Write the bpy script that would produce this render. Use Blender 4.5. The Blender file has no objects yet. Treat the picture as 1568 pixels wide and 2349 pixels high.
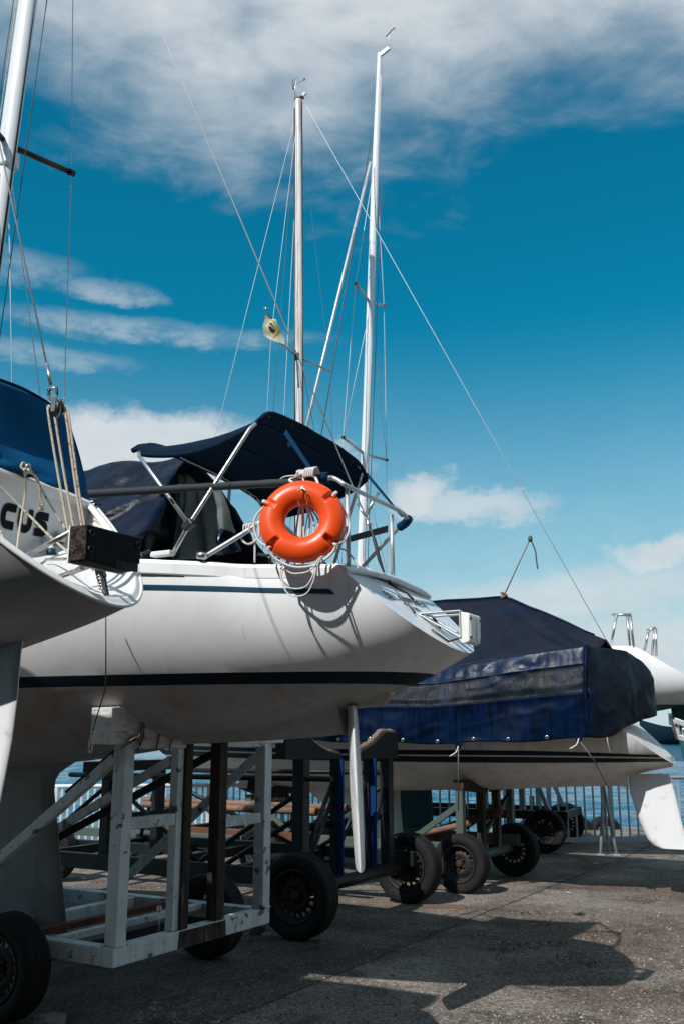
import bpy, bmesh, math, random
from mathutils import Vector, Matrix, noise as mnoise
random.seed(7)
R = math.radians
scene = bpy.context.scene
col = scene.collection

# ------------------------------------------------------------------ camera
F = 2200.0                      # focal length in units of a 1568 x 2349 picture
PITCH = math.atan(516 / 2200.0)
EYE = Vector((0, 0, 1.6))
cam = bpy.data.cameras.new('camera')
cam.sensor_fit = 'VERTICAL'; cam.sensor_height = 36.0; cam.sensor_width = 24.0
cam.lens = 36.0 * F / 2349.0
cam.clip_start = 0.05; cam.clip_end = 8000
camo = bpy.data.objects.new('camera', cam); col.objects.link(camo)
camo.location = EYE; camo.rotation_euler = (R(90) + PITCH, 0, 0)
scene.camera = camo

# ------------------------------------------------------------------ light
SUN_FROM = Vector((-0.62, -0.79, 1.0)).normalized()
sun = bpy.data.lights.new('sun', 'SUN'); sun.energy = 4.8; sun.angle = R(0.53); sun.color = (1.0, 0.97, 0.93)
suno = bpy.data.objects.new('sun', sun); col.objects.link(suno)
suno.rotation_euler = (-SUN_FROM).to_track_quat('-Z', 'Y').to_euler()
vs = scene.view_settings
vs.view_transform = 'Standard'; vs.look = 'None'; vs.exposure = 0.0; vs.gamma = 1.0
vs.use_curve_mapping = False

def build_world():
    w = bpy.data.worlds.new('World'); scene.world = w; w.use_nodes = True; w.cycles.sampling_method = 'NONE'
    nt = w.node_tree; nt.nodes.clear()
    N = nt.nodes.new; L = nt.links.new
    def val(x): n = N('ShaderNodeValue'); n.outputs[0].default_value = x; return n.outputs[0]
    def m(op, a, b=None, c=None, clamp=False):
        n = N('ShaderNodeMath'); n.operation = op; n.use_clamp = clamp
        for i, x in enumerate((a, b, c)):
            if x is None: continue
            if isinstance(x, (int, float)): n.inputs[i].default_value = x
            else: L(x, n.inputs[i])
        return n.outputs[0]
    def ss(x, lo, hi):
        n = N('ShaderNodeMapRange'); n.interpolation_type = 'SMOOTHSTEP'
        L(x, n.inputs[0]); n.inputs[1].default_value = lo; n.inputs[2].default_value = hi
        n.inputs[3].default_value = 0; n.inputs[4].default_value = 1
        return n.outputs[0]
    sky = N('ShaderNodeTexSky'); sky.sky_type = 'NISHITA'; sky.sun_disc = False
    sky.sun_elevation = math.asin(SUN_FROM.z); sky.sun_rotation = math.atan2(SUN_FROM.x, SUN_FROM.y)
    sky.air_density = 1.2; sky.dust_density = 0.4; sky.ozone_density = 2.0
    tint = N('ShaderNodeMix'); tint.data_type = 'RGBA'; tint.blend_type = 'MULTIPLY'
    tint.inputs[0].default_value = 1.0
    L(sky.outputs[0], tint.inputs[6]); tint.inputs[7].default_value = (0.02, 0.87, 0.97, 1)
    tc = N('ShaderNodeTexCoord'); sep = N('ShaderNodeSeparateXYZ'); L(tc.outputs['Generated'], sep.inputs[0])
    X, Y, Z = sep.outputs
    el = m('MULTIPLY', m('ARCSINE', Z), 57.2958)
    az = m('MULTIPLY', m('ARCTAN2', X, Y), 57.2958)
    zz = m('MAXIMUM', m('ADD', Z, 0.1), 0.06)
    comb = N('ShaderNodeCombineXYZ'); L(m('DIVIDE', X, zz), comb.inputs[0]); L(m('DIVIDE', Y, zz), comb.inputs[1])
    def noise(vec, sc, det, ro, dist=0.0, rot=0, scl=(1, 1, 1), loc=(0, 0, 0)):
        mp = N('ShaderNodeMapping'); mp.inputs[1].default_value = loc; mp.inputs[2].default_value = (0, 0, rot); mp.inputs[3].default_value = scl
        L(vec, mp.inputs[0])
        n = N('ShaderNodeTexNoise'); n.inputs['Scale'].default_value = sc; n.inputs['Detail'].default_value = det
        n.inputs['Roughness'].default_value = ro; n.inputs['Distortion'].default_value = dist
        L(mp.outputs[0], n.inputs['Vector'])
        return n.outputs['Fac']
    dirv = tc.outputs['Generated']
    big = noise(comb.outputs[0], 1.9, 4, 0.55, 0.15, R(14), (1.0, 1.3, 1), (1.3, 0.2, 0))
    fine = noise(comb.outputs[0], 6.5, 6, 0.62, 0.35, R(-18), (0.9, 1.2, 1), (2.2, 5.1, 0))
    nm = m('ADD', m('MULTIPLY', big, 0.68), m('MULTIPLY', fine, 0.32))
    # broad veil of high cloud, ragged along its lower edge
    edge = m('ADD', el, m('ADD', m('MULTIPLY', m('SUBTRACT', nm, 0.5), 34), m('MULTIPLY', m('MAXIMUM', az, -30), 0.10)))
    veil = ss(edge, 30.8, 43.5)
    body = N('ShaderNodeMapRange'); L(nm, body.inputs[0])
    for q, v in enumerate((0.36, 0.60, 0.72, 0.98)): body.inputs[q + 1].default_value = v
    broken = ss(m('ADD', m('MULTIPLY', m('SUBTRACT', big, 0.5), 90), el), 46.0, 60.0)        # the unseen sheet overhead breaks up, thinned to cut sky fill
    dens = m('MULTIPLY', m('MULTIPLY', veil, body.outputs[0]), m('SUBTRACT', 1.0, m('MULTIPLY', broken, 0.8)))
    # lower clouds: soft heaps in warped coordinates; the band of sky repeats, mirrored, all the way round
    azm = m('SUBTRACT', m('PINGPONG', m('ADD', az, 24.0), 48.0), 24.0)
    w1 = noise(dirv, 6.0, 6, 0.62, 0.2)
    w2 = noise(dirv, 6.0, 6, 0.62, 0.2, 0, (1, 1, 1), (7.7, 3.1, 1.9))
    wf = noise(dirv, 22.0, 5, 0.65, 0.2, 0, (1, 1, 2.2), (3.7, 8.1, 4.9))
    azw = m('ADD', azm, m('MULTIPLY', m('SUBTRACT', w1, 0.5), 12))
    elw = m('ADD', el, m('ADD', m('MULTIPLY', m('SUBTRACT', w2, 0.5), 6.0), m('MULTIPLY', m('SUBTRACT', wf, 0.5), 2.2)))
    wisp = ss(wf, 0.34, 0.66)
    azs = m('ADD', azm, m('MULTIPLY', m('SUBTRACT', w1, 0.5), 9)); els = m('ADD', el, m('ADD', m('MULTIPLY', m('SUBTRACT', w2, 0.5), 1.6), m('MULTIPLY', m('SUBTRACT', wf, 0.5), 1.3)))
    blobs = [(-12.0, 16.3, 8.5, 3.0, 1.3, 0), (-3.4, 16.2, 4.0, 1.7, .95, 0), (4.6, 14.2, 3.6, 1.6, 1.0, 0), (8.0, 13.3, 5.5, 1.1, .7, 0), (13.0, 8.2, 10, 2.0, .75, 0), (12.0, 4.5, 17, 3.0, .85, 0), (18.5, 10.2, 5.0, 1.2, .95, 0),
             (-12.0, 23.3, 12, .9, .45, 1), (-14.5, 25.3, 4.5, .7, .45, 1), (-19, 21.3, 7, .8, .35, 1), (-21, 26.0, 6, 1.2, .3, 1)]
    for a0, e0, wa, we, amp, wi in blobs:
        dx = m('DIVIDE', m('SUBTRACT', azs if wi == 1 else azw, a0), wa); dy = m('DIVIDE', m('SUBTRACT', els if wi == 1 else elw, e0), we)
        r2 = m('ADD', m('MULTIPLY', dx, dx), m('MULTIPLY', dy, dy))
        b = m('MULTIPLY', ss(m('SUBTRACT', 1.0, r2), -0.15, 1.0), amp, clamp=True)
        if wi: b = m('MULTIPLY', b, m('MULTIPLY_ADD', wisp, 0.7, 0.3))
        dens = m('MAXIMUM', dens, b)
    haze = m('MULTIPLY', m('SUBTRACT', 1.0, ss(el, -6.0, 25.0)), 0.97)
    dens = m('MINIMUM', m('ADD', dens, m('MULTIPLY', haze, m('SUBTRACT', 1.0, dens))), 0.95)
    shade = N('ShaderNodeMix'); shade.data_type = 'RGBA'
    L(ss(m('ADD', m('MULTIPLY', w1, 0.5), m('MULTIPLY', wf, 0.5)), 0.38, 0.62), shade.inputs[0])
    shade.inputs[6].default_value = (6.1, 6.75, 7.2, 1); shade.inputs[7].default_value = (6.9, 7.35, 7.7, 1)
    mix = N('ShaderNodeMix'); mix.data_type = 'RGBA'
    L(dens, mix.inputs[0]); L(tint.outputs[2], mix.inputs[6]); L(shade.outputs[2], mix.inputs[7])
    bg = N('ShaderNodeBackground'); bg.inputs[1].default_value = 0.1; L(mix.outputs[2], bg.inputs[0])
    out = N('ShaderNodeOutputWorld'); L(bg.outputs[0], out.inputs[0])
build_world()

# ------------------------------------------------------------------ materials
MATS = {}
def material(name, base, rough=0.5, metal=0.0, var=0.12, vscale=4.0, spots=None, bump=0.0, bscale=40.0, coat=0.0, stretch=(1, 1, 1), spec=0.5, streaks=None):
    """spots: list of (colour, scale, lo, hi, strength) noise-shaped stains of their own colour"""
    mt = bpy.data.materials.new(name); mt.use_nodes = True
    nt = mt.node_tree; N = nt.nodes.new; L = nt.links.new
    bs = nt.nodes['Principled BSDF']
    bs.inputs['Roughness'].default_value = rough; bs.inputs['Metallic'].default_value = metal
    bs.inputs['Coat Weight'].default_value = coat; bs.inputs['Coat Roughness'].default_value = 0.12
    bs.inputs['Specular IOR Level'].default_value = spec
    tc = N('ShaderNodeTexCoord'); mp = N('ShaderNodeMapping'); mp.inputs[3].default_value = stretch
    L(tc.outputs['Object'], mp.inputs[0])
    def noise(sc, det=6, ro=0.6, off=0.0):
        n = N('ShaderNodeTexNoise')
        n.inputs['Scale'].default_value = sc; n.inputs['Detail'].default_value = min(det, 4); n.inputs['Roughness'].default_value = ro
        if off:
            ad = N('ShaderNodeVectorMath'); ad.inputs[1].default_value = (off * 1.7, off * .9, off * 2.3); L(mp.outputs[0], ad.inputs[0]); L(ad.outputs[0], n.inputs['Vector'])
        else: L(mp.outputs[0], n.inputs['Vector'])
        return n.outputs['Fac']
    def rng(x, a, b, c, d):
        n = N('ShaderNodeMapRange'); L(x, n.inputs[0])
        for i, v in enumerate((a, b, c, d)): n.inputs[i + 1].default_value = v
        return n.outputs[0]
    rgb = N('ShaderNodeRGB'); rgb.outputs[0].default_value = (*base, 1); c = rgb.outputs[0]
    if var:
        hs = N('ShaderNodeHueSaturation'); L(c, hs.inputs['Color']); L(rng(noise(vscale), 0.25, 0.75, 1 - var, 1 + var), hs.inputs['Value']); c = hs.outputs[0]
    for i, (sc_col, scl, lo, hi, st) in enumerate(spots or []):
        mx = N('ShaderNodeMix'); mx.data_type = 'RGBA'
        L(rng(noise(scl, 8, 0.65, 3.1 + i * 2.7), lo, hi, 0, st), mx.inputs[0]); L(c, mx.inputs[6]); mx.inputs[7].default_value = (*sc_col, 1); c = mx.outputs[2]
    for i, (sc_col, scl, lo, hi, st) in enumerate(streaks or []):       # runs that trickle down
        m2 = N('ShaderNodeMapping'); m2.inputs[3].default_value = (1, 1, 0.07); m2.inputs[1].default_value = (i * 3.3, 1.7, 0); L(tc.outputs['Object'], m2.inputs[0])
        n2 = N('ShaderNodeTexNoise'); n2.inputs['Scale'].default_value = scl; n2.inputs['Detail'].default_value = 4; n2.inputs['Roughness'].default_value = .65; L(m2.outputs[0], n2.inputs['Vector'])
        mx = N('ShaderNodeMix'); mx.data_type = 'RGBA'; L(rng(n2.outputs['Fac'], lo, hi, 0, st), mx.inputs[0]); L(c, mx.inputs[6]); mx.inputs[7].default_value = (*sc_col, 1); c = mx.outputs[2]
    L(c, bs.inputs['Base Color'])
    if rough < 0.6: L(rng(noise(vscale * 2.3, 3, 0.6, 9), 0.3, 0.7, max(0.02, rough - 0.08), min(1, rough + 0.1)), bs.inputs['Roughness'])
    if bump:
        bp = N('ShaderNodeBump'); bp.inputs['Strength'].default_value = bump; bp.inputs['Distance'].default_value = 0.01
        L(noise(bscale, 5, 0.6, 5), bp.inputs['Height']); L(bp.outputs[0], bs.inputs['Normal'])
    MATS[name] = mt
    return mt

DIRT = (0.30, 0.22, 0.16); RUST = (0.16, 0.06, 0.025); GRIME = (0.10, 0.085, 0.07)
M = material
gel = M('gelcoat_white', (0.80, 0.81, 0.825), 0.3, var=0.03, vscale=1.2, spots=[((0.45, 0.40, 0.36), 1.3, 0.56, 0.8, 0.22), (GRIME, 9, 0.66, 0.80, 0.2), ((0.5, 0.5, 0.5), 40, 0.66, 0.72, 0.35)], streaks=[((0.42, 0.40, 0.38), 7, 0.56, 0.74, 0.3), (GRIME, 16, 0.64, 0.76, 0.25)], coat=0.1, bump=0.03, bscale=3)
gel_a = M('gelcoat_white_scuffed', (0.75, 0.74, 0.73), 0.34, var=0.04, vscale=2, spots=[(DIRT, 3, 0.54, 0.78, 0.30), (RUST, 6, 0.66, 0.82, 0.30), (GRIME, 30, 0.66, 0.8, 0.25)])
gel_c = M('gelcoat_white_aged', (0.70, 0.69, 0.68), 0.36, var=0.05, vscale=1.5, spots=[(DIRT, 2.2, 0.52, 0.75, 0.35), (GRIME, 12, 0.62, 0.8, 0.3)], streaks=[((0.25, 0.2, 0.16), 8, 0.54, 0.74, 0.45)])
hull_shade = M('shaded_hull_grey', (0.37, 0.36, 0.355), 0.55, var=0.08, vscale=1.5, spots=[(DIRT, 1.6, 0.48, 0.70, 0.45), (GRIME, 9, 0.6, 0.78, 0.35)], streaks=[((0.16, 0.12, 0.09), 5, 0.52, 0.72, 0.45)])  # underside shade of white hulls put into the colour, plus dirt
keel_shade = M('shaded_keel_grey', (0.25, 0.25, 0.245), 0.65, var=0.1, vscale=1.5, spots=[(GRIME, 3, 0.5, 0.72, 0.45)], streaks=[(GRIME, 6, 0.52, 0.7, 0.4)])  # white keel darkened in its colour for the shade under the hull
rudp = M('rudder_white_paint', (0.74, 0.75, 0.76), 0.3, var=0.04, spots=[(GRIME, 7, 0.62, 0.75, 0.35), (RUST, 14, 0.68, 0.8, 0.4)])
deckm = M('deck_nonskid', (0.70, 0.70, 0.69), 0.6, var=0.06, bump=0.2, bscale=200)
navy_stripe = M('navy_stripe', (0.004, 0.016, 0.027), 0.5, var=0.1, spec=0.15)
teal_stripe = M('teal_stripe', (0.006, 0.045, 0.085), 0.45, var=0.12, spec=0.25)
antifoul = M('teal_antifouling', (0.008, 0.085, 0.10), 0.7, var=0.2, spots=[((0.02, 0.16, 0.18), 5, 0.5, 0.75, 0.5)])
black_vinyl = M('black_lettering', (0.004, 0.005, 0.006), 0.6, var=0.1, spec=0.15)
grey_vinyl = M('grey_lettering', (0.05, 0.065, 0.08), 0.6, var=0.15, spec=0.2)
alu = M('brushed_aluminium', (0.50, 0.51, 0.52), 0.5, metal=0.7, var=0.1, vscale=8, spots=[((0.18, 0.18, 0.18), 25, 0.58, 0.8, 0.5)])
mast_white = M('mast_white_paint', (0.72, 0.73, 0.75), 0.35, var=0.05, stretch=(3, 3, .4), spots=[(GRIME, 6, 0.6, 0.8, 0.25)])
mast_alu = M('mast_weathered_alloy', (0.66, 0.645, 0.62), 0.5, metal=0.0, var=0.08, stretch=(6, 6, .35), spots=[((0.28, 0.18, 0.10), 3.5, 0.48, 0.66, 0.6)])
steel = M('stainless_steel', (0.55, 0.54, 0.53), 0.3, metal=0.9, var=0.12, vscale=20, spots=[((0.2, 0.12, 0.07), 18, 0.55, 0.72, 0.5)])
darksteel = M('dark_fitting', (0.05, 0.05, 0.052), 0.4, metal=0.6, var=0.2)
blackplastic = M('black_plastic', (0.012, 0.012, 0.013), 0.45, var=0.2)
brown_spar = M('brown_anodised_spar', (0.075, 0.04, 0.025), 0.45, metal=0.3, var=0.2)
wire = M('steel_wire', (0.55, 0.56, 0.57), 0.6, metal=0.0, var=0.1)
wire_dark = M('dark_wire', (0.06, 0.065, 0.07), 0.6, var=0.2)
canvas = M('navy_canvas', (0.003, 0.014, 0.032), 0.85, var=0.18, vscale=3, bump=0.25, bscale=260, spec=0.1)
canvas_blue = M('blue_canvas', (0.002, 0.080, 0.20), 0.8, var=0.15, vscale=2.5, bump=0.3, bscale=220, spec=0.1, spots=[((0.006, 0.020, 0.034), 3.0, 0.56, 0.74, 0.65)])
strapm = M('blue_webbing', (0.003, 0.030, 0.075), 0.8, var=0.12, bump=0.4, bscale=300, spec=0.1)
sleeve = M('faded_black_sleeve', (0.022, 0.030, 0.034), 0.8, var=0.2, bump=0.3, bscale=150)
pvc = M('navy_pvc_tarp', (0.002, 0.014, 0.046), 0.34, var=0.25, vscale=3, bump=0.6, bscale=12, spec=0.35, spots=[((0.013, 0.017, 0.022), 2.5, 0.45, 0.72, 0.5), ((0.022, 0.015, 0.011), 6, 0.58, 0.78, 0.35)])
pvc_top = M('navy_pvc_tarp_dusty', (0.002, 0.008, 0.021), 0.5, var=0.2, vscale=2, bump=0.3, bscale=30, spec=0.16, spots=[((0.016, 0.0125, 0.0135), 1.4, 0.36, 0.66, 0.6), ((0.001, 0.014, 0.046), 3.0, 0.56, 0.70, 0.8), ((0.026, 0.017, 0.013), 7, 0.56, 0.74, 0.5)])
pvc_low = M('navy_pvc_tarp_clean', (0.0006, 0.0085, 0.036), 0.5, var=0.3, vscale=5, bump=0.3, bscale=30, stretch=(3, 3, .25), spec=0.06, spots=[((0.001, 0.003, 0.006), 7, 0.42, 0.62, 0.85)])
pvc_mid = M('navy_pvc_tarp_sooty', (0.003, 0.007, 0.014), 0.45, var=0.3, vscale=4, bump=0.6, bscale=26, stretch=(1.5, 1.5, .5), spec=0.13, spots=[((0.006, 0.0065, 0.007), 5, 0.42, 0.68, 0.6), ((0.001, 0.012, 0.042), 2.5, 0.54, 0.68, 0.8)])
greycloth = M('grey_green_canvas', (0.15, 0.18, 0.175), 0.85, var=0.18, vscale=4, bump=0.4, bscale=180, spec=0.15, spots=[((0.07, 0.08, 0.075), 3, 0.48, 0.7, 0.5)])
orange = M('lifebuoy_orange', (0.80, 0.075, 0.006), 0.34, var=0.05, vscale=5, spots=[((0.6, 0.05, 0.005), 20, 0.62, 0.8, 0.4)], bump=0.05, bscale=120, spec=0.4)
whiterope = M('white_rope', (0.72, 0.68, 0.65), 0.8, var=0.12, vscale=60, bump=0.6, bscale=300, spots=[((0.5, 0.42, 0.36), 20, 0.55, 0.75, 0.4)])
sheetrope = M('flecked_rope', (0.55, 0.47, 0.36), 0.85, var=0.15, vscale=60, bump=0.6, bscale=300, spots=[((0.04, 0.12, 0.10), 55, 0.58, 0.62, 0.85)])
oldrope = M('old_brown_rope', (0.16, 0.13, 0.10), 0.9, var=0.25, vscale=40)
blacktimber = M('black_weathered_timber', (0.007, 0.0075, 0.008), 0.8, var=0.35, vscale=4, stretch=(1, .15, 1), bump=0.7, bscale=40, spec=0.2, spots=[((0.06, 0.05, 0.042), 26, 0.62, 0.72, 0.4)])
timber_end = M('cracked_timber_end', (0.05, 0.038, 0.03), 0.9, var=0.4, vscale=14, bump=1.0, bscale=60, spec=0.2, spots=[((0.008, 0.008, 0.008), 40, 0.5, 0.56, 0.9)])
whitetimber = M('white_painted_timber', (0.56, 0.565, 0.555), 0.8, var=0.2, vscale=3, stretch=(1, .25, 1), bump=1.0, bscale=40, spots=[((0.16, 0.14, 0.12), 14, 0.56, 0.68, 0.7)])
whitesteel = M('chipped_white_steel', (0.55, 0.605, 0.625), 0.55, var=0.1, vscale=3, spots=[((0.05, 0.028, 0.02), 8, 0.61, 0.65, 0.95), ((0.05, 0.028, 0.02), 26, 0.66, 0.70, 0.9), (RUST, 4.5, 0.58, 0.72, 0.45), ((0.20, 0.20, 0.19), 2.5, 0.46, 0.7, 0.45)], streaks=[((0.12, 0.06, 0.035), 14, 0.58, 0.72, 0.5), ((0.14, 0.14, 0.13), 9, 0.5, 0.7, 0.4)], bump=0.2, bscale=25)
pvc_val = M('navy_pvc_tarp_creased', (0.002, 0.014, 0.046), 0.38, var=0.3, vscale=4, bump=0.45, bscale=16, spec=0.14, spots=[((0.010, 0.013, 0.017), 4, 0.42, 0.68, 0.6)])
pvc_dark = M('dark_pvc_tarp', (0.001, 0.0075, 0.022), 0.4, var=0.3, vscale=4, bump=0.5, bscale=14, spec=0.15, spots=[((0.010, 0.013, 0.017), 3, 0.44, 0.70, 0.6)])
oldwood = M('rotten_brown_timber', (0.045, 0.028, 0.019), 0.9, var=0.5, vscale=3, stretch=(3, 3, .3), bump=1.0, bscale=40, spots=[((0.30, 0.29, 0.27), 5, 0.60, 0.70, 0.7), ((0.006, 0.005, 0.005), 5, 0.48, 0.62, 0.8)])
blacksteel = M('black_painted_steel', (0.007, 0.009, 0.011), 0.5, var=0.25, vscale=4, spec=0.35, spots=[((0.06, 0.05, 0.04), 25, 0.68, 0.74, 0.4)])
blackdull = M('black_dull_timber', (0.010, 0.011, 0.012), 0.85, var=0.3)
bluecarpet = M('blue_carpet', (0.003, 0.035, 0.13), 0.95, var=0.2, vscale=20, bump=0.8, bscale=120, spec=0.1)
tancarpet = M('tan_carpet', (0.20, 0.155, 0.12), 0.95, var=0.25, vscale=15, bump=0.9, bscale=90, spec=0.1)
greensteel = M('green_painted_steel', (0.06, 0.085, 0.070), 0.6, var=0.15, vscale=3, spots=[((0.35, 0.32, 0.28), 22, 0.68, 0.72, 0.6), (RUST, 5, 0.58, 0.70, 0.75)])
rustysteel = M('rusty_steel', (0.12, 0.042, 0.02), 0.9, var=0.35, vscale=5, bump=0.6, bscale=50, spots=[((0.05, 0.022, 0.015), 6, 0.46, 0.66, 0.75), ((0.4, 0.33, 0.27), 25, 0.70, 0.74, 0.6)])
copperpipe = M('brown_weathered_pipe', (0.22, 0.125, 0.08), 0.8, var=0.25, vscale=4, stretch=(.3, 2, 2), spots=[((0.08, 0.045, 0.032), 5, 0.46, 0.66, 0.7)])
rubber = M('tyre_rubber', (0.010, 0.010, 0.010), 0.8, var=0.25, vscale=6, spec=0.25, spots=[((0.045, 0.034, 0.026), 3, 0.54, 0.74, 0.5)], bump=0.3, bscale=60)
rimsteel = M('rim_steel', (0.020, 0.021, 0.022), 0.6, metal=0.2, var=0.3, vscale=8, spec=0.3, spots=[((0.04, 0.018, 0.010), 8, 0.50, 0.66, 0.7), ((0.08, 0.08, 0.078), 14, 0.62, 0.7, 0.6)])
hubrust = M('hub_rust', (0.04, 0.018, 0.011), 0.9, var=0.4, vscale=20, bump=0.5, bscale=90)
fencewhite = M('fence_white_paint', (0.66, 0.68, 0.70), 0.5, var=0.06, spots=[(RUST, 12, 0.68, 0.78, 0.5)])
grey_and_shade = M('grey_paint_and_shade', (0.34, 0.38, 0.41), 0.5, var=0.1, spots=[(RUST, 12, 0.68, 0.78, 0.4)])  # right railing: shade put into the colour; other parts: own grey
stonem = M('rough_stone', (0.17, 0.165, 0.16), 0.9, var=0.25, vscale=9, bump=0.8, bscale=30)
brick = M('broken_brick', (0.22, 0.13, 0.09), 0.9, var=0.25, vscale=9, bump=0.6, bscale=50)
weedm = M('weed_leaf', (0.030, 0.032, 0.016), 0.85, var=0.4, vscale=30, spots=[((0.075, 0.055, 0.03), 12, 0.45, 0.6, 0.8)])
plank = M('old_plank', (0.13, 0.08, 0.055), 0.9, var=0.3, stretch=(.2, 2, 2), bump=0.6, bscale=60)
whiteplastic = M('white_plastic_pad', (0.74, 0.75, 0.74), 0.42, var=0.05, vscale=6, spots=[(GRIME, 14, 0.62, 0.8, 0.3)])
flag_green = M('faded_flag_green', (0.44, 0.50, 0.41), 0.95, var=0.2, vscale=9, spec=0.05, spots=[((0.07, 0.19, 0.09), 5, 0.52, 0.66, 0.75)])
flag_yellow = M('faded_flag_yellow', (0.55, 0.40, 0.10), 0.95, var=0.1, spec=0.05)
flag_blue = M('faded_flag_blue', (0.02, 0.03, 0.075), 0.9, var=0.15, spec=0.1)
flag_white = M('faded_flag_white', (0.55, 0.55, 0.52), 0.9, var=0.1, spec=0.1)
redplastic = M('faded_red_cap', (0.35, 0.12, 0.09), 0.6, var=0.15)
yellowpaint = M('yellow_paint', (0.42, 0.22, 0.015), 0.6, var=0.2)
signblack = M('sign_black', (0.012, 0.012, 0.014), 0.5, var=0.1)
signwhite = M('sign_white', (0.6, 0.6, 0.58), 0.6, var=0.05)
bluehull = M('distant_blue_paint', (0.01, 0.13, 0.28), 0.5, var=0.15)
litterm = M('paper_litter', (0.5, 0.52, 0.53), 0.8, var=0.1)

scene.cycles.use_adaptive_sampling = True; scene.cycles.adaptive_threshold = 0.02; scene.cycles.max_bounces = 6; scene.cycles.diffuse_bounces = 3; scene.cycles.glossy_bounces = 3

# ------------------------------------------------------------------ mesh helpers
V = Vector
class MB:
    def __init__(s): s.v = []; s.f = []; s.sm = []
    def add(s, vs_, fs_, smooth=False):
        o = len(s.v); s.v += [tuple(p) for p in vs_]; s.f += [tuple(i + o for i in f) for f in fs_]; s.sm += [smooth] * len(fs_)
        return s
    def box(s, c, size, rot=None):
        c = V(c); hx, hy, hz = [q / 2 for q in size]
        ps = [V((x, y, z)) for x in (-hx, hx) for y in (-hy, hy) for z in (-hz, hz)]
        if rot is not None: ps = [rot @ p for p in ps]
        return s.add([c + p for p in ps], [(0, 1, 3, 2), (4, 6, 7, 5), (0, 4, 5, 1), (2, 3, 7, 6), (0, 2, 6, 4), (1, 5, 7, 3)])
    def beam(s, p0, p1, w, h, up=(0, 0, 1)):
        p0 = V(p0); p1 = V(p1); d = (p1 - p0); ln = d.length; d = d / ln
        up = V(up)
        if abs(d.dot(up)) > 0.98: up = V((1, 0, 0))
        sx = d.cross(up).normalized(); sz = sx.cross(d)
        rot = Matrix((sx, d, sz)).transposed()
        return s.box((p0 + p1) / 2, (w, ln, h), rot)
    def tube(s, pts, r, n=8, radii=None, caps=True, flat=1.0):
        pts = [V(p) for p in pts]; m = len(pts); vs_, fs_ = [], []
        t0 = (pts[1] - pts[0]).normalized()
        a = t0.orthogonal().normalized()
        for i, p in enumerate(pts):
            t = (pts[min(i + 1, m - 1)] - pts[max(i - 1, 0)]).normalized()
            a = (a - t * a.dot(t))
            a = a.normalized() if a.length > 1e-6 else t.orthogonal().normalized()
            b = t.cross(a); rr = radii[i] if radii else r
            for k in range(n):
                an = 2 * math.pi * k / n; vs_.append(p + a * math.cos(an) * rr + b * math.sin(an) * rr * flat)
        for i in range(m - 1):
            for k in range(n):
                fs_.append((i * n + k, i * n + (k + 1) % n, (i + 1) * n + (k + 1) % n, (i + 1) * n + k))
        s.add(vs_, fs_, True)
        if caps:
            o = len(s.v) - len(vs_)
            s.f.append(tuple(o + k for k in reversed(range(n)))); s.sm.append(False)
            s.f.append(tuple(o + (m - 1) * n + k for k in range(n))); s.sm.append(False)
        return s
    def grid(s, rows, smooth=True, close=False):
        m = len(rows); n = len(rows[0]); vs_ = [p for r in rows for p in r]; fs_ = []
        for i in range(m - 1):
            for j in range(n if close else n - 1):
                fs_.append((i * n + j, i * n + (j + 1) % n, (i + 1) * n + (j + 1) % n, (i + 1) * n + j))
        return s.add(vs_, fs_, smooth)
    def poly(s, pts): return s.add(pts, [tuple(range(len(pts)))])
    def prism(s, pts, off):
        n = len(pts); off = V(off); a = [V(p) for p in pts]; b = [p + off for p in a]
        fs_ = [tuple(range(n)), tuple(reversed(range(n, 2 * n)))] + [(i, i + n, (i + 1) % n + n, (i + 1) % n) for i in range(n)]
        return s.add(a + b, fs_)
    def lathe(s, prof, centre, axis, n=28, smooth=True):
        """prof: (radius, along axis)"""
        axis = V(axis).normalized(); a = axis.orthogonal().normalized(); b = axis.cross(a); c = V(centre)
        rows = [[c + axis * h + (a * math.cos(2 * math.pi * k / n) + b * math.sin(2 * math.pi * k / n)) * r for k in range(n)] for r, h in prof]
        return s.grid(rows, smooth, True)
    def build(s, name, mat, parent=None, bevel=0.0, solid=0.0, sub=0, fixn=True):
        me = bpy.data.meshes.new(name); me.from_pydata(s.v, [], s.f)
        for p, q in zip(me.polygons, s.sm): p.use_smooth = q
        if fixn:
            bm = bmesh.new(); bm.from_mesh(me); bmesh.ops.recalc_face_normals(bm, faces=bm.faces); bm.to_mesh(me); bm.free()
        me.materials.append(mat)
        o = bpy.data.objects.new(name, me); col.objects.link(o); o.parent = parent
        if solid: md = o.modifiers.new('solid', 'SOLIDIFY'); md.thickness = solid; md.offset = 0
        if bevel: md = o.modifiers.new('bevel', 'BEVEL'); md.width = bevel; md.segments = 2; md.limit_method = 'ANGLE'
        if sub: md = o.modifiers.new('sub', 'SUBSURF'); md.levels = sub; md.render_levels = sub
        return o

def smooth_path(pts, k=8):
    pts = [V(p) for p in pts]; out = []
    n = len(pts)
    for i in range(n - 1):
        p0, p1, p2, p3 = pts[max(i - 1, 0)], pts[i], pts[i + 1], pts[min(i + 2, n - 1)]
        for j in range(k):
            t = j / k
            out.append(0.5 * ((2 * p1) + (-p0 + p2) * t + (2 * p0 - 5 * p1 + 4 * p2 - p3) * t * t + (-p0 + 3 * p1 - 3 * p2 + p3) * t ** 3))
    out.append(pts[-1]); return out

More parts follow.
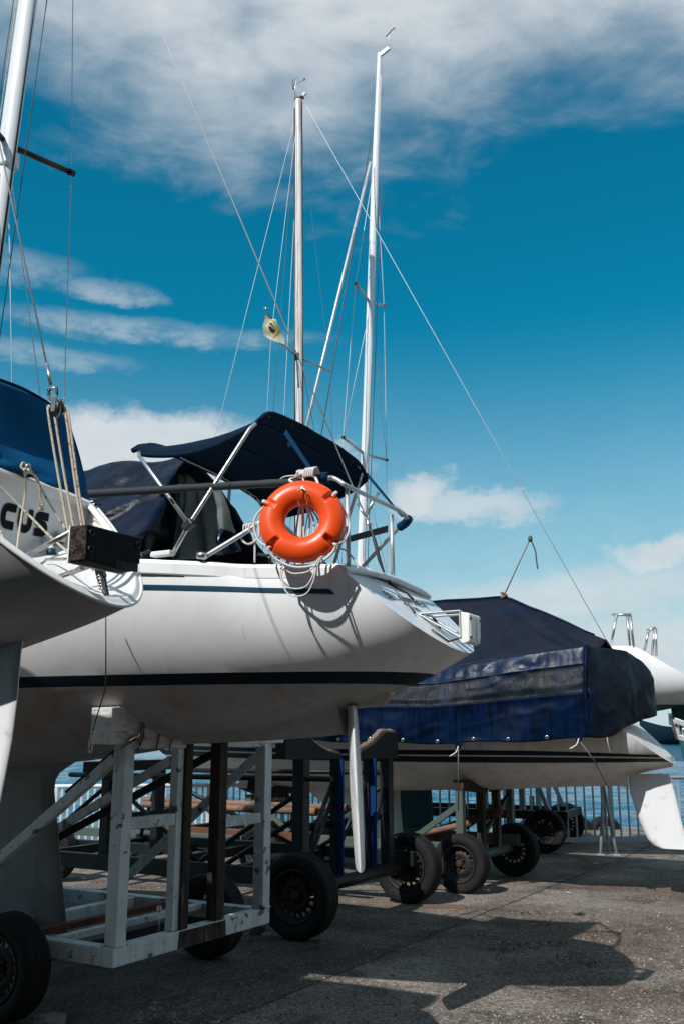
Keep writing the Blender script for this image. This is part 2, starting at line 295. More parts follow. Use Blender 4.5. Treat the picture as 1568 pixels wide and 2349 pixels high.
def tube(name, pts, r, mat, parent, n=8, k=0, **kw):
    return MB().tube(smooth_path(pts, k) if k else pts, r, n, **kw).build(name, mat, parent)
def beam(name, p0, p1, w, h, mat, parent, bevel=0.004, up=(0, 0, 1)):
    return MB().beam(p0, p1, w, h, up).build(name, mat, parent, bevel=bevel)
def box(name, c, size, mat, parent, bevel=0.004, rot=None):
    return MB().box(c, size, rot).build(name, mat, parent, bevel=bevel)
def rope(name, pts, r, mat, parent, k=6, twist=True):
    """twisted three-strand rope"""
    p = smooth_path(pts, k) if k else [V(q) for q in pts]
    return MB().tube(p, r, 7).build(name, mat, parent)

def tag(o, label=None, cat=None, group=None, kind=None):
    if label: o['label'] = label
    if cat: o['category'] = cat
    if group: o['group'] = group
    if kind: o['kind'] = kind
    return o
def root(name, label, cat, loc=(0, 0, 0), rz=0.0, group=None):
    e = bpy.data.objects.new(name, None); col.objects.link(e); e.location = loc; e.rotation_euler = (0, 0, rz); e.empty_display_size = 0.1
    return tag(e, label, cat, group)

def ray(px, py):
    x = (px - 784) / F; y = (1174.5 - py) / F
    return V((x, math.cos(PITCH) - y * math.sin(PITCH), math.sin(PITCH) + y * math.cos(PITCH)))
def ground(px, py, z=0.0):
    r = ray(px, py); return EYE + r * ((z - EYE.z) / r.z)
class Frame:
    """a parked thing's own axes: x aft, y to its far side, z up; at() surveys a point on one of its lengthwise planes"""
    def __init__(s, o, a):
        s.o = V((o[0], o[1], 0)); a = R(a); s.rz = -a
        s.x = V((math.cos(a), -math.sin(a), 0)); s.y = V((math.sin(a), math.cos(a), 0))
    def at(s, px, py, y):
        r = ray(px, py); t = (s.o + s.y * y - EYE).dot(s.y) / r.dot(s.y); p = EYE + r * t - s.o
        return V((p.dot(s.x), y, p.z))
    def ats(s, px, py, x):
        r = ray(px, py); t = (s.o + s.x * x - EYE).dot(s.x) / r.dot(s.x); p = EYE + r * t - s.o
        return V((x, p.dot(s.y), p.z))
    def loc(s, p): d = V(p) - s.o; return V((d.dot(s.x), d.dot(s.y), p[2]))
    def world(s, p): return s.o + s.x * p[0] + s.y * p[1] + V((0, 0, p[2]))

def text(name, body, size, mat, parent, mtx, bold=0.0, shear=0.0, spacing=1.0):
    cu = bpy.data.curves.new(name, 'FONT'); cu.body = body; cu.size = size; cu.offset = bold; cu.shear = shear
    cu.space_character = spacing; cu.align_x = 'CENTER'; cu.align_y = 'CENTER'; cu.extrude = 0.0008; cu.resolution_u = 4
    to = bpy.data.objects.new(name + '_tmp', cu); col.objects.link(to)
    dg = bpy.context.evaluated_depsgraph_get()
    me = bpy.data.meshes.new_from_object(to.evaluated_get(dg)); bpy.data.objects.remove(to)
    me.transform(mtx); me.materials.clear(); me.materials.append(mat); me.name = name
    o = bpy.data.objects.new(name, me); col.objects.link(o); o.parent = parent; return o

# ------------------------------------------------------------------ setting: ground, water, far shore
FD = V((0.983, 0.184, 0)).normalized(); FN = V((-FD.y, FD.x, 0)); FO = V((-2.9, 14.05, 0))
def fen(a, b, z=0.0): return FO + FD * a + FN * b + V((0, 0, z))

def ground_material():
    mt = bpy.data.materials.new('worn_concrete'); mt.use_nodes = True
    nt = mt.node_tree; N = nt.nodes.new; L = nt.links.new; bs = nt.nodes['Principled BSDF']
    tc = N('ShaderNodeTexCoord')
    def noise(sc, det=8, ro=0.6, off=0, typ='n'):
        ad = N('ShaderNodeVectorMath'); ad.inputs[1].default_value = (off * 1.7, off * .9, 0); L(tc.outputs['Object'], ad.inputs[0])
        n = N('ShaderNodeTexNoise'); n.inputs['Scale'].default_value = sc; n.inputs['Detail'].default_value = det; n.inputs['Roughness'].default_value = ro
        L(ad.outputs[0], n.inputs['Vector']); return n.outputs['Fac']
    def rng(x, a, b, c, d):
        n = N('ShaderNodeMapRange'); L(x, n.inputs[0])
        for i, v in enumerate((a, b, c, d)): n.inputs[i + 1].default_value = v
        return n.outputs[0]
    def mix(f, a, b):
        mx = N('ShaderNodeMix'); mx.data_type = 'RGBA'; L(f, mx.inputs[0])
        for i, q in ((6, a), (7, b)):
            if isinstance(q, tuple): mx.inputs[i].default_value = (*q, 1)
            else: L(q, mx.inputs[i])
        return mx.outputs[2]
    c = mix(rng(noise(1.1, 5), .32, .68, 0, 1), (0.13, 0.103, 0.085), (0.32, 0.273, 0.235))
    c = mix(rng(noise(0.38, 4, .6, 4), .44, .62, 0, .8), c, (0.115, 0.072, 0.048))
    c = mix(rng(noise(1.6, 6, .7, 2), .52, .62, 0, .65), c, (0.05, 0.042, 0.036))
    c = mix(rng(noise(0.9, 5, .72, 12), .52, .62, 0, .6), c, (0.30, 0.27, 0.24))
    c = mix(rng(noise(14, 4, .7, 31), .55, .70, 0, .6), c, (0.05, 0.044, 0.04))
    vo = N('ShaderNodeTexVoronoi'); vo.inputs['Scale'].default_value = 60; L(tc.outputs['Object'], vo.inputs['Vector'])
    agg = N('ShaderNodeSeparateColor'); L(vo.outputs['Color'], agg.inputs[0])
    c = mix(rng(agg.outputs[0], .80, .95, 0, .55), c, (0.30, 0.28, 0.26))
    c = mix(rng(agg.outputs[1], .72, .95, 0, .6), c, (0.04, 0.036, 0.032))
    hs = N('ShaderNodeHueSaturation'); L(c, hs.inputs['Color']); L(rng(noise(48, 3, .75, 41), .30, .70, .30, 1.75), hs.inputs['Value']); c = hs.outputs[0]
    c = mix(rng(noise(120, 2, .6, 51), .58, .68, 0, .7), c, (0.025, 0.022, 0.02))
    # expansion joint and a wandering crack
    sep = N('ShaderNodeSeparateXYZ'); L(tc.outputs['Object'], sep.inputs[0])
    def ma(op, a, b):
        n = N('ShaderNodeMath'); n.operation = op
        for k_, q in enumerate((a, b)):
            if isinstance(q, (int, float)): n.inputs[k_].default_value = q
            else: L(q, n.inputs[k_])
        return n.outputs[0]
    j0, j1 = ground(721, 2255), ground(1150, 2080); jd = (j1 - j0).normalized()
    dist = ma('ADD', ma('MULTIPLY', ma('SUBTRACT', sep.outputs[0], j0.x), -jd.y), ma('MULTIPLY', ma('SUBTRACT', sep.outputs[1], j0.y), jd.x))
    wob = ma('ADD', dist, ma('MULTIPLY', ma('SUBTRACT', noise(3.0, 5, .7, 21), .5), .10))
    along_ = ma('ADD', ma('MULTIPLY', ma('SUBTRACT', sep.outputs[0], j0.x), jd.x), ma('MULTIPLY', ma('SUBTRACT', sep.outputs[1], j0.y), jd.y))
    shade_slab = ma('MULTIPLY', rng(wob, -.01, .03, 0, 1), rng(ma('ADD', along_, ma('MULTIPLY', noise(2.0, 4, .7, 27), .5)), 2.2, 2.6, 1, 0))
    shade_tone = N('ShaderNodeHueSaturation'); L(c, shade_tone.inputs['Color']); shade_tone.inputs['Value'].default_value = .55; shade_tone.inputs['Saturation'].default_value = .7
    c = mix(shade_slab, c, shade_tone.outputs[0])                                   # ground colour darkened on the far side of the joint to deepen shade
    line = rng(ma('ABSOLUTE', wob, 0), .004, .016, .9, 0)
    c = mix(line, c, (0.018, 0.016, 0.014))
    stain = rng(ma('ABSOLUTE', wob, 0), .0, .30, .6, 0)
    c = mix(ma('MULTIPLY', stain, rng(noise(3.5, 5, .7, 17), .42, .6, 0, 1)), c, (0.032, 0.030, 0.024))
    L(c, bs.inputs['Base Color']); bs.inputs['Roughness'].default_value = 0.93; bs.inputs['Specular IOR Level'].default_value = 0.15
    b1 = N('ShaderNodeBump'); b1.inputs['Strength'].default_value = 0.9; b1.inputs['Distance'].default_value = 0.014
    h = ma('SUBTRACT', ma('ADD', noise(70, 4, .65, 1), rng(vo.outputs['Distance'], 0, .6, .5, 0)), line)
    L(h, b1.inputs['Height']); L(b1.outputs[0], bs.inputs['Normal'])
    return mt
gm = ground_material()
QE = 2.25                                    # quay edge beyond the fence line
g = MB()
rows = []
for b in [-90, -60, -40, -30, -24] + [-22 + 0.25 * i for i in range(0, 97)] + [QE - 0.0]:
    row = []
    for a in [-90, -60, -40, -25, -18] + [-14 + 0.3 * i for i in range(0, 101)] + [20, 30, 50, 90]:
        p = fen(a, b)
        z = 0.012 * mnoise.noise(V((p.x * .5, p.y * .5, 0))) + 0.006 * mnoise.noise(V((p.x * 2.1, p.y * 2.1, 3)))
        row.append((p.x, p.y, z if b < QE - .01 else 0))
    rows.append(row)
g.grid(rows)
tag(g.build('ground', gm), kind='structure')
quay = MB()
quay.prism([fen(-90, QE, -.008), fen(90, QE, -.008), fen(90, QE, -3), fen(-90, QE, -3)], FN * 0.35)
tag(quay.build('quay_wall', M('quay_concrete', (0.16, 0.13, 0.11), 0.9, var=0.3, vscale=2, bump=0.6, bscale=20)), kind='structure')

def water_material():
    mt = bpy.data.materials.new('sea_water'); mt.use_nodes = True
    nt = mt.node_tree; N = nt.nodes.new; L = nt.links.new; bs = nt.nodes['Principled BSDF']
    bs.inputs['Base Color'].default_value = (0.003, 0.095, 0.17, 1); bs.inputs['Roughness'].default_value = 0.06; bs.inputs['IOR'].default_value = 1.33
    tc = N('ShaderNodeTexCoord'); mp = N('ShaderNodeMapping'); mp.inputs[2].default_value = (0, 0, R(8)); mp.inputs[3].default_value = (0.36, 1.0, 1); L(tc.outputs['Object'], mp.inputs[0])
    n1 = N('ShaderNodeTexNoise'); n1.inputs['Scale'].default_value = 2.6; n1.inputs['Detail'].default_value = 5; n1.inputs['Roughness'].default_value = .55; n1.inputs['Distortion'].default_value = .6; L(mp.outputs[0], n1.inputs['Vector'])
    n2 = N('ShaderNodeTexNoise'); n2.inputs['Scale'].default_value = 0.2; n2.inputs['Detail'].default_value = 3; L(mp.outputs[0], n2.inputs['Vector'])
    ad = N('ShaderNodeMath'); ad.operation = 'MULTIPLY_ADD'; L(n2.outputs[0], ad.inputs[0]); ad.inputs[1].default_value = 1.6; L(n1.outputs[0], ad.inputs[2])
    b = N('ShaderNodeBump'); b.inputs['Strength'].default_value = 1.0; b.inputs['Distance'].default_value = 0.25; L(ad.outputs[0], b.inputs['Height']); L(b.outputs[0], bs.inputs['Normal'])
    return mt
wz = -1.35
wm = MB(); rows = []; b_ = QE + .2; bs_rows = [b_]
while b_ < 150: b_ += .16 + .0055 * (b_ - QE); bs_rows.append(b_)
for b_ in bs_rows:
    row = []
    for q in range(221):
        a_ = -55 + q * .55; fd = min(1, (150 - b_) / 30) * min(1, (q + .01) / 12, (220.01 - q) / 12)
        z_ = .15 * mnoise.noise(V((a_ * .22, b_ * .75, 1))) + .08 * mnoise.noise(V((a_ * .55 + 3, b_ * 1.7, 4))) + .03 * mnoise.noise(V((a_ * 1.5 + 3, b_ * 3.6, 8))) + .05 * mnoise.noise(V((a_ * .12, b_ * .3, 6)))
        row.append(fen(a_, b_, wz + z_ * fd))
    rows.append(row)
wm.grid(rows)
wm.poly([fen(-3000, QE + .2, wz), fen(-55, QE + .2, wz), fen(-55, bs_rows[-1], wz), fen(-3000, bs_rows[-1], wz)])
wm.poly([fen(66, QE + .2, wz), fen(3000, QE + .2, wz), fen(3000, bs_rows[-1], wz), fen(66, bs_rows[-1], wz)])
wm.poly([fen(-3000, bs_rows[-1], wz), fen(3000, bs_rows[-1], wz), fen(3000, 4000, wz), fen(-3000, 4000, wz)])
tag(wm.build('sea', water_material()), kind='structure')
# far shore: low wooded hills across the water
hm = MB(); rows = []
for i in range(0, 121):
    x = -1500 + 25 * i
    hgt = 5 + 7 * abs(mnoise.noise(V((x * .004, 2.2, 0)))) + 3 * mnoise.noise(V((x * .03, 5, 0)))
    rows.append([(x, 1150, wz - 1), (x, 1165, wz + 1.2), (x, 1200, wz + 2 + hgt * .5), (x, 1260, wz + max(hgt, 3)), (x, 1500, wz + 2)])
hm.grid(rows)
tag(hm.build('far_shore', M('shore_scrub', (0.10, 0.095, 0.06), 0.95, var=0.4, vscale=.03, spots=[((0.22, 0.16, 0.11), .02, .5, .7, .7)])), kind='structure')

# ------------------------------------------------------------------ hull builder
def interp_rows(tab, m):
    n = len(tab); out = []
    for q in range(m + 1):
        t = q * (n - 1) / m; i = min(int(t), n - 2); u = t - i
        P = [tab[max(i - 1, 0)], tab[i], tab[i + 1], tab[min(i + 2, n - 1)]]
        out.append([0.5 * (2 * P[1][c] + (-P[0][c] + P[2][c]) * u + (2 * P[0][c] - 5 * P[1][c] + 4 * P[2][c] - P[3][c]) * u * u + (-P[0][c] + 3 * P[1][c] - 3 * P[2][c] + P[3][c]) * u ** 3) for c in range(6)])
    return out
class Hull:
    def __init__(s, tab, m=52, n=18):
        s.rings = []
        for (s0, zb, b, zs, k, e) in interp_rows(tab, m):
            b = max(b, .004); ring = []
            for j in range(-n, n + 1):
                th = j / n * math.pi / 2
                y = b * math.copysign(abs(math.sin(th)) ** (2 / e), th); h = max(0, math.cos(th)) ** (2 / e)
                z = zs - (zs - zb) * h
                ring.append(V((s0 + k * (z - zb), y, z)))
            s.rings.append(ring)
        s.n = n
    def mesh(s): return MB().grid(s.rings)
    def side(s, i, z, far=False, off=0.0):
        ring = s.rings[i]; pts = ring[s.n:] if far else ring[s.n::-1]
        for p, q in zip(pts, pts[1:]):
            if (p.z - z) * (q.z - z) <= 0 and q.z != p.z:
                u = (z - p.z) / (q.z - p.z); r = p.lerp(q, u)
                nrm = V((0, q.z - p.z, -(q.y - p.y))) if far else V((0, -(q.z - p.z), -abs(q.y - p.y)))
                if nrm.length > 0: r = r + nrm.normalized() * off
                return r
        return V(pts[-1]) + V((0, off if far else -off, 0))
    def strip(s, zlo, zhi, smin, smax, far=False, off=0.004, k=3):
        rows = []
        for i in range(len(s.rings)):
            sm = s.rings[i][s.n].x
            p = s.side(i, (zlo(sm) + zhi(sm)) / 2, far)
            if smin <= p.x <= smax:
                zk = s.rings[i][s.n].z + .002; rows.append([s.side(i, max(zk, zlo(p.x) + (zhi(p.x) - zlo(p.x)) * q / k), far, off) for q in range(k + 1)])
        return MB().grid(rows)
    def deck(s, camber=0.04, drop=0.01):
        rows = []
        for ring in s.rings:
            a, b = ring[0], ring[-1]; w = abs(a.y)
            rows.append([V((a.x, a.y + (b.y - a.y) * j / 8, a.z - drop + camber * (1 - (2 * j / 8 - 1) ** 2) * min(1, w))) for j in range(9)])
        return MB().grid(rows)
    def rail(s, smin, w, h, far=False, dz=0.0):
        """moulded toe rail along the sheer: square section swept"""
        rows = []
        for ring in s.rings:
            p = ring[-1] if far else ring[0]
            if p.x < smin: continue
            sg = 1 if far else -1
            rows.append([p + V((0, sg * a, b + dz)) for a, b in ((-.03, 0), (-.03, h * .62), (-.005, h), (w * .6, h * .96), (w, h * .8), (w, h * .1), (w * .5, -.004), (0, 0))])
        mb = MB().grid(rows, True, True)
        mb.poly(rows[0]); mb.poly(rows[-1]); return mb

def foil(prof, thick, y=0.0, n=9):
    """prof: rows of (z, s_lead, s_trail); a symmetric section between leading (forward) and trailing edge"""
    rows = []
    for z, s0, s1 in prof:
        c = s1 - s0; row = []
        for q in range(2 * n):
            if q < n: u = q / (n - 1); sg = 1
            else: u = 1 - (q - n) / (n - 1) * 1.0; sg = -1
            t = thick * (1.48 * math.sqrt(max(u, 0)) - .63 * u - 1.758 * u * u + 1.42 * u ** 3 - .51 * u ** 4) * 1.0
            row.append(V((s0 + c * u, y + sg * max(t, .003), z)))
        rows.append(row)
    mb = MB().grid(rows, True, True); mb.poly(rows[0]); mb.poly(rows[-1]); return mb

def tarp_noise(p, amp, sc, seed=0.0):
    return amp * (mnoise.noise(V(p) * sc + V((seed, 0, 0))) + 0.5 * mnoise.noise(V(p) * sc * 2.3 + V((0, seed, 3))))


def split_hull(H, zc_, up, ztop=None):
    mb = H.mesh(); me = bpy.data.meshes.new('tmp'); me.from_pydata(mb.v, [], mb.f)
    bm = bmesh.new(); bm.from_mesh(me)
    bmesh.ops.bisect_plane(bm, geom=bm.verts[:] + bm.edges[:] + bm.faces[:], plane_co=(0, 0, zc_), plane_no=(0, 0, 1), clear_inner=up, clear_outer=not up)
    if ztop: bmesh.ops.bisect_plane(bm, geom=bm.verts[:] + bm.edges[:] + bm.faces[:], plane_co=(0, 0, ztop), plane_no=(0, 0, 1), clear_outer=True)
    bm.verts.index_update(); r = MB(); r.v = [tuple(v.co) for v in bm.verts]; r.f = [tuple(v.index for v in f.verts) for f in bm.faces]; r.sm = [True] * len(r.f); bm.free(); bpy.data.meshes.remove(me); return r

# ------------------------------------------------------------------ the boat with the lifebuoy
FB = Frame((0.10, 5.75), 28)
boat = root('sailboat', 'white sailboat with navy bimini, teal stripes and an orange lifebuoy on its stern rail', 'sailboat', FB.o, FB.rz)
TB = [(.675, 2.062, .58, 2.50, -1.125, 2.05), (.47, 1.955, .66, 2.51, -1.0, 2.05), (.19, 1.845, .74, 2.52, -.80, 2.05), (-.1, 1.765, .82, 2.535, -.55, 2.0),
      (-.6, 1.665, .93, 2.56, -.28, 1.95), (-1.2, 1.58, 1.03, 2.59, -.1, 1.9), (-1.8, 1.475, 1.10, 2.62, 0, 1.9), (-2.6, 1.40, 1.14, 2.66, 0, 1.9),
      (-3.5, 1.39, 1.08, 2.72, 0, 1.8), (-4.5, 1.5, .85, 2.80, 0, 1.6), (-5.5, 1.75, .45, 2.9, 0, 1.4), (-6.1, 2.2, .12, 2.96, 0, 1.3), (-6.3, 2.75, .01, 2.98, 0, 1.3)]
HB = Hull(TB)
split_hull(HB, 1.951, True).build('hull', gel, boat); split_hull(HB, 1.889, True, 1.951).build('boot_stripe', navy_stripe, boat); split_hull(HB, 1.889, False).build('lower_hull', hull_shade, boat)  # below the stripe the hull colour carries underside shade
# skeg faired into the run aft of the keel
def skeg(prof, wt, wb, name, mat, parent):
    rows = []
    for s_, zt, zl in prof:
        rows.append([(s_, -wt, zt), (s_, -(wt * .35 + wb * .65), zl + (zt - zl) * .55), (s_, -wb, zl + (zt - zl) * .18), (s_, -wb * .5, zl), (s_, wb * .5, zl), (s_, wb, zl + (zt - zl) * .18), (s_, (wt * .35 + wb * .65), zl + (zt - zl) * .55), (s_, wt, zt)])
    mb = MB().grid(rows); mb.poly(rows[0]); mb.poly(rows[-1]); return mb.build(name, mat, parent)
skeg([(.215, 1.90, 1.835), (.162, 1.89, 1.774), (-.081, 1.86, 1.759), (-.10, 1.86, 1.757)], .10, .03, 'skeg_heel', hull_shade, boat)
skeg([(-.094, 1.86, 1.615), (-.30, 1.83, 1.598), (-.672, 1.77, 1.576), (-1.0, 1.72, 1.564), (-1.235, 1.68, 1.556), (-1.5, 1.63, 1.51), (-1.8, 1.56, 1.472), (-2.1, 1.5, 1.44)], .17, .035, 'skeg', hull_shade, boat)
# transom
def transom_parts(H, boatroot, mat, name='transom', off=0.0):
    ring = H.rings[0]
    mb = MB(); c = sum(ring, V()) / len(ring)
    rows = [[p for p in ring], [p.lerp(V((p.x, 0, p.z)), 1.0) for p in ring]]
    mb.grid(rows, False)
    return mb.build(name, mat, boatroot)
tr = transom_parts(HB, boat, gel)
DK = HB.deck(); DK.build('deck', deckm, boat)
# raised lip where the deck turns down into the transom
ring = HB.rings[0]; A0, A1 = ring[0], ring[-1]
lip = []
for j in range(13):
    u = j / 12; y = A0.y + (A1.y - A0.y) * u; cz = .04 * (1 - (2 * u - 1) ** 2)
    base = V((A0.x, y, A0.z + cz))
    lip.append([base + V(q) for q in ((-.16, 0, -.02), (-.16, 0, .022), (-.03, 0, .026), (.035, 0, .0), (.05, 0, -.022), (.035, 0, -.032), (-.02, 0, -.03))])
mbl = MB().grid(lip, True, True); mbl.poly(lip[0]); mbl.poly(lip[-1]); mbl.build('deck_lip', gel, boat)
for far in (False, True):
    rows = []
    for rg in HB.rings:
        p = rg[-1] if far else rg[0]; sg = 1 if far else -1
        rows.append([p + V((0, sg * a, b)) for a, b in ((-.05, 0.0), (-.05, .012), (-.012, .018), (.010, .012), (.017, -.004), (.017, -.062), (.011, -.070), (-.01, -.070))])
    mb = MB().grid(rows, False, True); mb.poly(rows[0]); mb.poly(rows[-1]); mb.build('rub_rail', gel, boat)
    rows = []
    for rg in HB.rings:
        p = rg[-1] if far else rg[0]; sg = 1 if far else -1
        rows.append([p + V((0, sg * a, b)) for a, b in ((-.01, -.070), (.0065, -.071), (.0065, -.079), (-.01, -.080))])
    MB().grid(rows, False, True).build('rail_joint', blackplastic, boat)
zs_at = lambda s: 2.505 - .052 * (s - .1) * 1.0
HB.strip(lambda s: zs_at(s) - .150, lambda s: zs_at(s) - .122, -6.0, .185).build('stripe', teal_stripe, boat)
HB.strip(lambda s: zs_at(s) - .150, lambda s: zs_at(s) - .122, -6.0, .185, True).build('stripe', teal_stripe, boat)
# fin keel with a rounded root
FBk = [(1.52, -3.62, -2.05), (1.44, -3.57, -2.16), (1.40, -3.55, -2.24), (1.36, -3.52, -2.31), (1.31, -3.50, -2.345), (1.24, -3.47, -2.35), (.9, -3.35, -2.275), (.6, -3.2, -2.21), (.36, -3.1, -2.155), (.335, -3.05, -2.17)]
foil(FBk, .09).build('keel', keel_shade, boat)
# spade rudder turned hard over
rd = MB(); rprof = [(1.775, .17, .026), (1.70, .185, .029), (1.5, .20, .033), (1.3, .20, .035), (1.1, .185, .032), (.98, .175, .029), (.90, .165, .027), (.872, .155, .024)]
rot = Matrix.Rotation(R(-62), 3, 'Z'); rows = []
for z, c, t in rprof:
    row = []
    for q in range(20):
        an = 2 * math.pi * q / 20; x = c * math.cos(an); y = t * math.sin(an) * (1 - .35 * math.cos(an))
        row.append(rot @ V((x, y, 0)) + V((-.045 + (1.77 - z) * .055, 0, z)))
    rows.append(row)
rd.grid(rows, True, True); rd.poly(rows[0]); rd.poly(rows[-1]); rd.build('rudder', rudp, boat)
tube('rudder_stock', [(-.045, 0, 1.70), (-.045, 0, 1.95)], .02, steel, boat)
# registration on the transom
pl = (HB.rings[0][0] - V((HB.rings[0][HB.n].x, HB.rings[0][0].y, HB.rings[0][HB.n].z)))
upv = V((pl.x, 0, pl.z)).normalized(); yv = V((0, 1, 0)); nv = yv.cross(upv)
if nv.x < 0: nv = -nv
def on_transom(Fr, H, y, u, off=.004):
    tip = H.rings[0][H.n]; return V((tip.x, y, tip.z)) + upv * u + nv * off
def tmat(p, ux, uy):
    uz = ux.cross(uy); return Matrix.Translation(p) @ Matrix((ux, uy, uz)).transposed().to_4x4()
text('registration', '521-007149-9', .095, grey_vinyl, tr, tmat(on_transom(FB, HB, -.02, .465), yv, upv), spacing=1.1)
text('registration', 'RIO', .05, grey_vinyl, tr, tmat(on_transom(FB, HB, -.02, .385), yv, upv))
# pushpit
RT = .0135
P = lambda px, py, y: FB.at(px, py, y)
S_ = lambda px, py, s: FB.ats(px, py, s)
c1 = P(735, 1098, -.60); c2 = P(765, 1097, -.57); c3 = S_(790, 1112, .21); c4 = S_(915, 1172, .15); c5 = S_(932, 1190, .06); c6 = S_(918, 1206, -.02); c7 = S_(826, 1306, -.35)
pit = MB().tube(smooth_path([P(600, 1108, -.66), c1, c2, c3], 6)[:-1] + smooth_path([c3, c3.lerp(c4, .5), c4, c5, c6], 5) + [c7], RT, 10).build('pushpit', alu, boat)
fl = P(476, 1276, -.80); tube('forward_leg', smooth_path([P(466, 1280, -.80), P(485, 1268, -.80), P(590, 1203, -.72), P(660, 1150, -.66), c1], 6), RT, alu, pit, 10)
tube('post', [S_(796, 1118, .20), V((.205, S_(797, 1292, .20).y, 2.50))], RT, alu, pit, 10)
tube('post', [S_(897, 1182, .16), V((.165, S_(899, 1340, .16).y, 2.53))], RT, alu, pit, 10)
tube('aft_brace', [S_(868, 1130, -.28), S_(836, 1185, -.36)], .0125, steel, pit, 8)
# padded rail sleeve running forward from the pushpit
sl0 = P(735, 1099, -.605); sl = [sl0, P(690, 1104, -.625), P(640, 1108, -.65), P(500, 1116, -.75), P(360, 1124, -.88), P(222, 1132, -1.0), P(100, 1140, -1.1)]
MB().tube(smooth_path(sl, 5), .024, 10, radii=[.021 + .004 * abs(math.sin(i * 1.3)) for i in range(len(smooth_path(sl, 5)))]).build('rail_sleeve', sleeve, boat)
MB().tube([P(722, 1097, -.60), P(752, 1096, -.585)], .030, 12, radii=[.030, .034]).build('rail_end_cap', strapm, boat)
MB().tube(smooth_path([c5 + V((.012, .006, 0)), (c5 + c6) / 2 + V((.01, .008, -.005)), c6 + V((-.005, 0, -.008))], 4), .030, 12).build('rail_end_cap', strapm, boat)
# black strap sail tie between the rails
strap0, strap1 = S_(795, 1238, -.28), S_(888, 1213, -.12)
MB().prism([strap0 + V((0, 0, .022)), strap1 + V((0, 0, .024)), strap1 + V((0, 0, -.024)), strap0 + V((0, 0, -.022))], (.004, 0, 0)).build('lifeline_band', blackplastic, boat)
# deck fittings along the near edge
cl0 = P(620, 1278, -.74)
def cleat(name, p, ln, mat):
    mb = MB(); mb.tube(smooth_path([p + V((-ln, 0, .048)), p + V((-ln * .5, 0, .036)), p + V((0, 0, .034)), p + V((ln * .5, 0, .036)), p + V((ln, 0, .048))], 3), .008, 8)
    mb.tube([p + V((-ln * .25, 0, -.01)), p + V((-ln * .25, 0, .036))], .008, 8); mb.tube([p + V((ln * .25, 0, -.01)), p + V((ln * .25, 0, .036))], .008, 8)
    return mb.build(name, mat, boat)
cleat('mooring_cleat', V((-.16, -.70, 2.545)), .11, blackplastic)
cleat('mooring_cleat', V((-.92, -.93, 2.58)), .075, darksteel)
box('hinge_plate', V((-.78, -.90, 2.605)), (.14, .05, .03), whiteplastic, boat, .006)
tube('rail_stanchion_base', [V((-.55, -.84, 2.57)), V((-.55, -.84, 2.60))], .03, steel, boat, 12)

# bimini top
bim = root('bimini', None, None); bim.parent = boat; bim.location = (0, 0, 0)
NA, FA, NF, FF = V((-.345, -.60, 3.50)), V((-.27, .66, 3.43)), V((-1.24, -.66, 3.42)), V((-1.08, .66, 3.27))
rows = []
for i in range(25):
    u = i / 24
    row = []
    for j in range(29):
        w = j / 28
        p = NA.lerp(FA, w).lerp(NF.lerp(FF, w), u)
        e = abs(2 * w - 1)
        p.z += -.085 * e ** 9 + .028 * (1 - e * e)                       # rounded shoulders, slight crown
        p.z += -.065 * math.sin(math.pi * u) * (e ** 3 * .9 + .1) - .03 * (1 - abs(2 * u - 1) ** 8) * .5
        if u < .07: p.z += .0 - .035 * (1 - u / .07) * 0
        p.y += (-.02 if w < .5 else .02) * e ** 9 * math.sin(math.pi * u) * -1.5
        p.z += .012 * max(0, 1 - abs(u - .02) / .05) + .02 * max(0, 1 - abs(u - .97) / .04) * (1 + e)
        p.z += tarp_noise(p, .006, 5)
        row.append(p)
    rows.append(row)
can = MB().grid(rows).build('canopy', canvas, bim, solid=.006)
def hem(idx, name):
    pts = [rows[i][j] + V((0, 0, -.006)) for i, j in idx]
    return MB().tube(pts, .017, 8).build(name, canvas, bim)
hem([(0, j) for j in range(29)], 'hem'); hem([(24, j) for j in range(29)], 'hem')
hem([(i, 0) for i in range(25)], 'hem'); hem([(i, 28) for i in range(25)], 'hem')
for ii in (3, 12):
    MB().tube([rows[ii][j] + V((0, 0, -.010)) for j in range(1, 28)], .007, 6).build('seam_tape', strapm, bim)
# hoops
d0 = P(397, 1270, -.88); j0 = P(434, 1203, -.84); t0 = P(573, 984, -.645); f0 = P(320, 1046, -.69)
mir = lambda p: V((p.x, -p.y, p.z))
MB().tube([d0, j0, t0] + [rows[0][q] + V((-.004, 0, -.008)) for q in range(1, 28, 2)] + [mir(d0)], .0125, 10).build('hoop', steel, bim)
MB().tube([j0, f0] + [rows[24][q] + V((.004, 0, -.008)) for q in range(1, 28, 2)] + [mir(j0)], .0125, 10).build('hoop', steel, bim)
box('hoop_joint', j0 + V((.0, -.004, -.005)), (.07, .045, .05), blackplastic, bim, .008, Matrix.Rotation(R(-35), 3, 'Y'))
# support straps to the pushpit
def strap(a, b, w, name, mat, parent, wd=(1, 0, 0), th=.003):
    a, b = V(a), V(b); wd = V(wd).normalized() * w / 2
    d = (b - a); nn = d.cross(wd).normalized() * th
    return MB().prism([a - wd, a + wd, b + wd * .8, b - wd * .8], nn).build(name, mat, parent)
strap(P(650, 985, -.36), P(722, 1092, -.59), .032, 'strap', strapm, bim, (1, .25, 0))
strap(S_(838, 1085, -.27), S_(922, 1186, .02), .03, 'strap', strapm, bim, (.5, .8, 0))
strap(P(432, 1100, .35), P(427, 1090, .35) + V((0, 0, -.55)), .03, 'strap', sleeve, bim)
sb = P(527, 1130, .62); strap(sb + V((0, 0, .05)), sb + V((-.02, 0, -.36)), .03, 'strap', sleeve, bim)
ss0 = P(652, 1003, -.37)
box('strap_buckle', P(668, 1020, -.40), (.045, .02, .03), strapm, bim, .004)
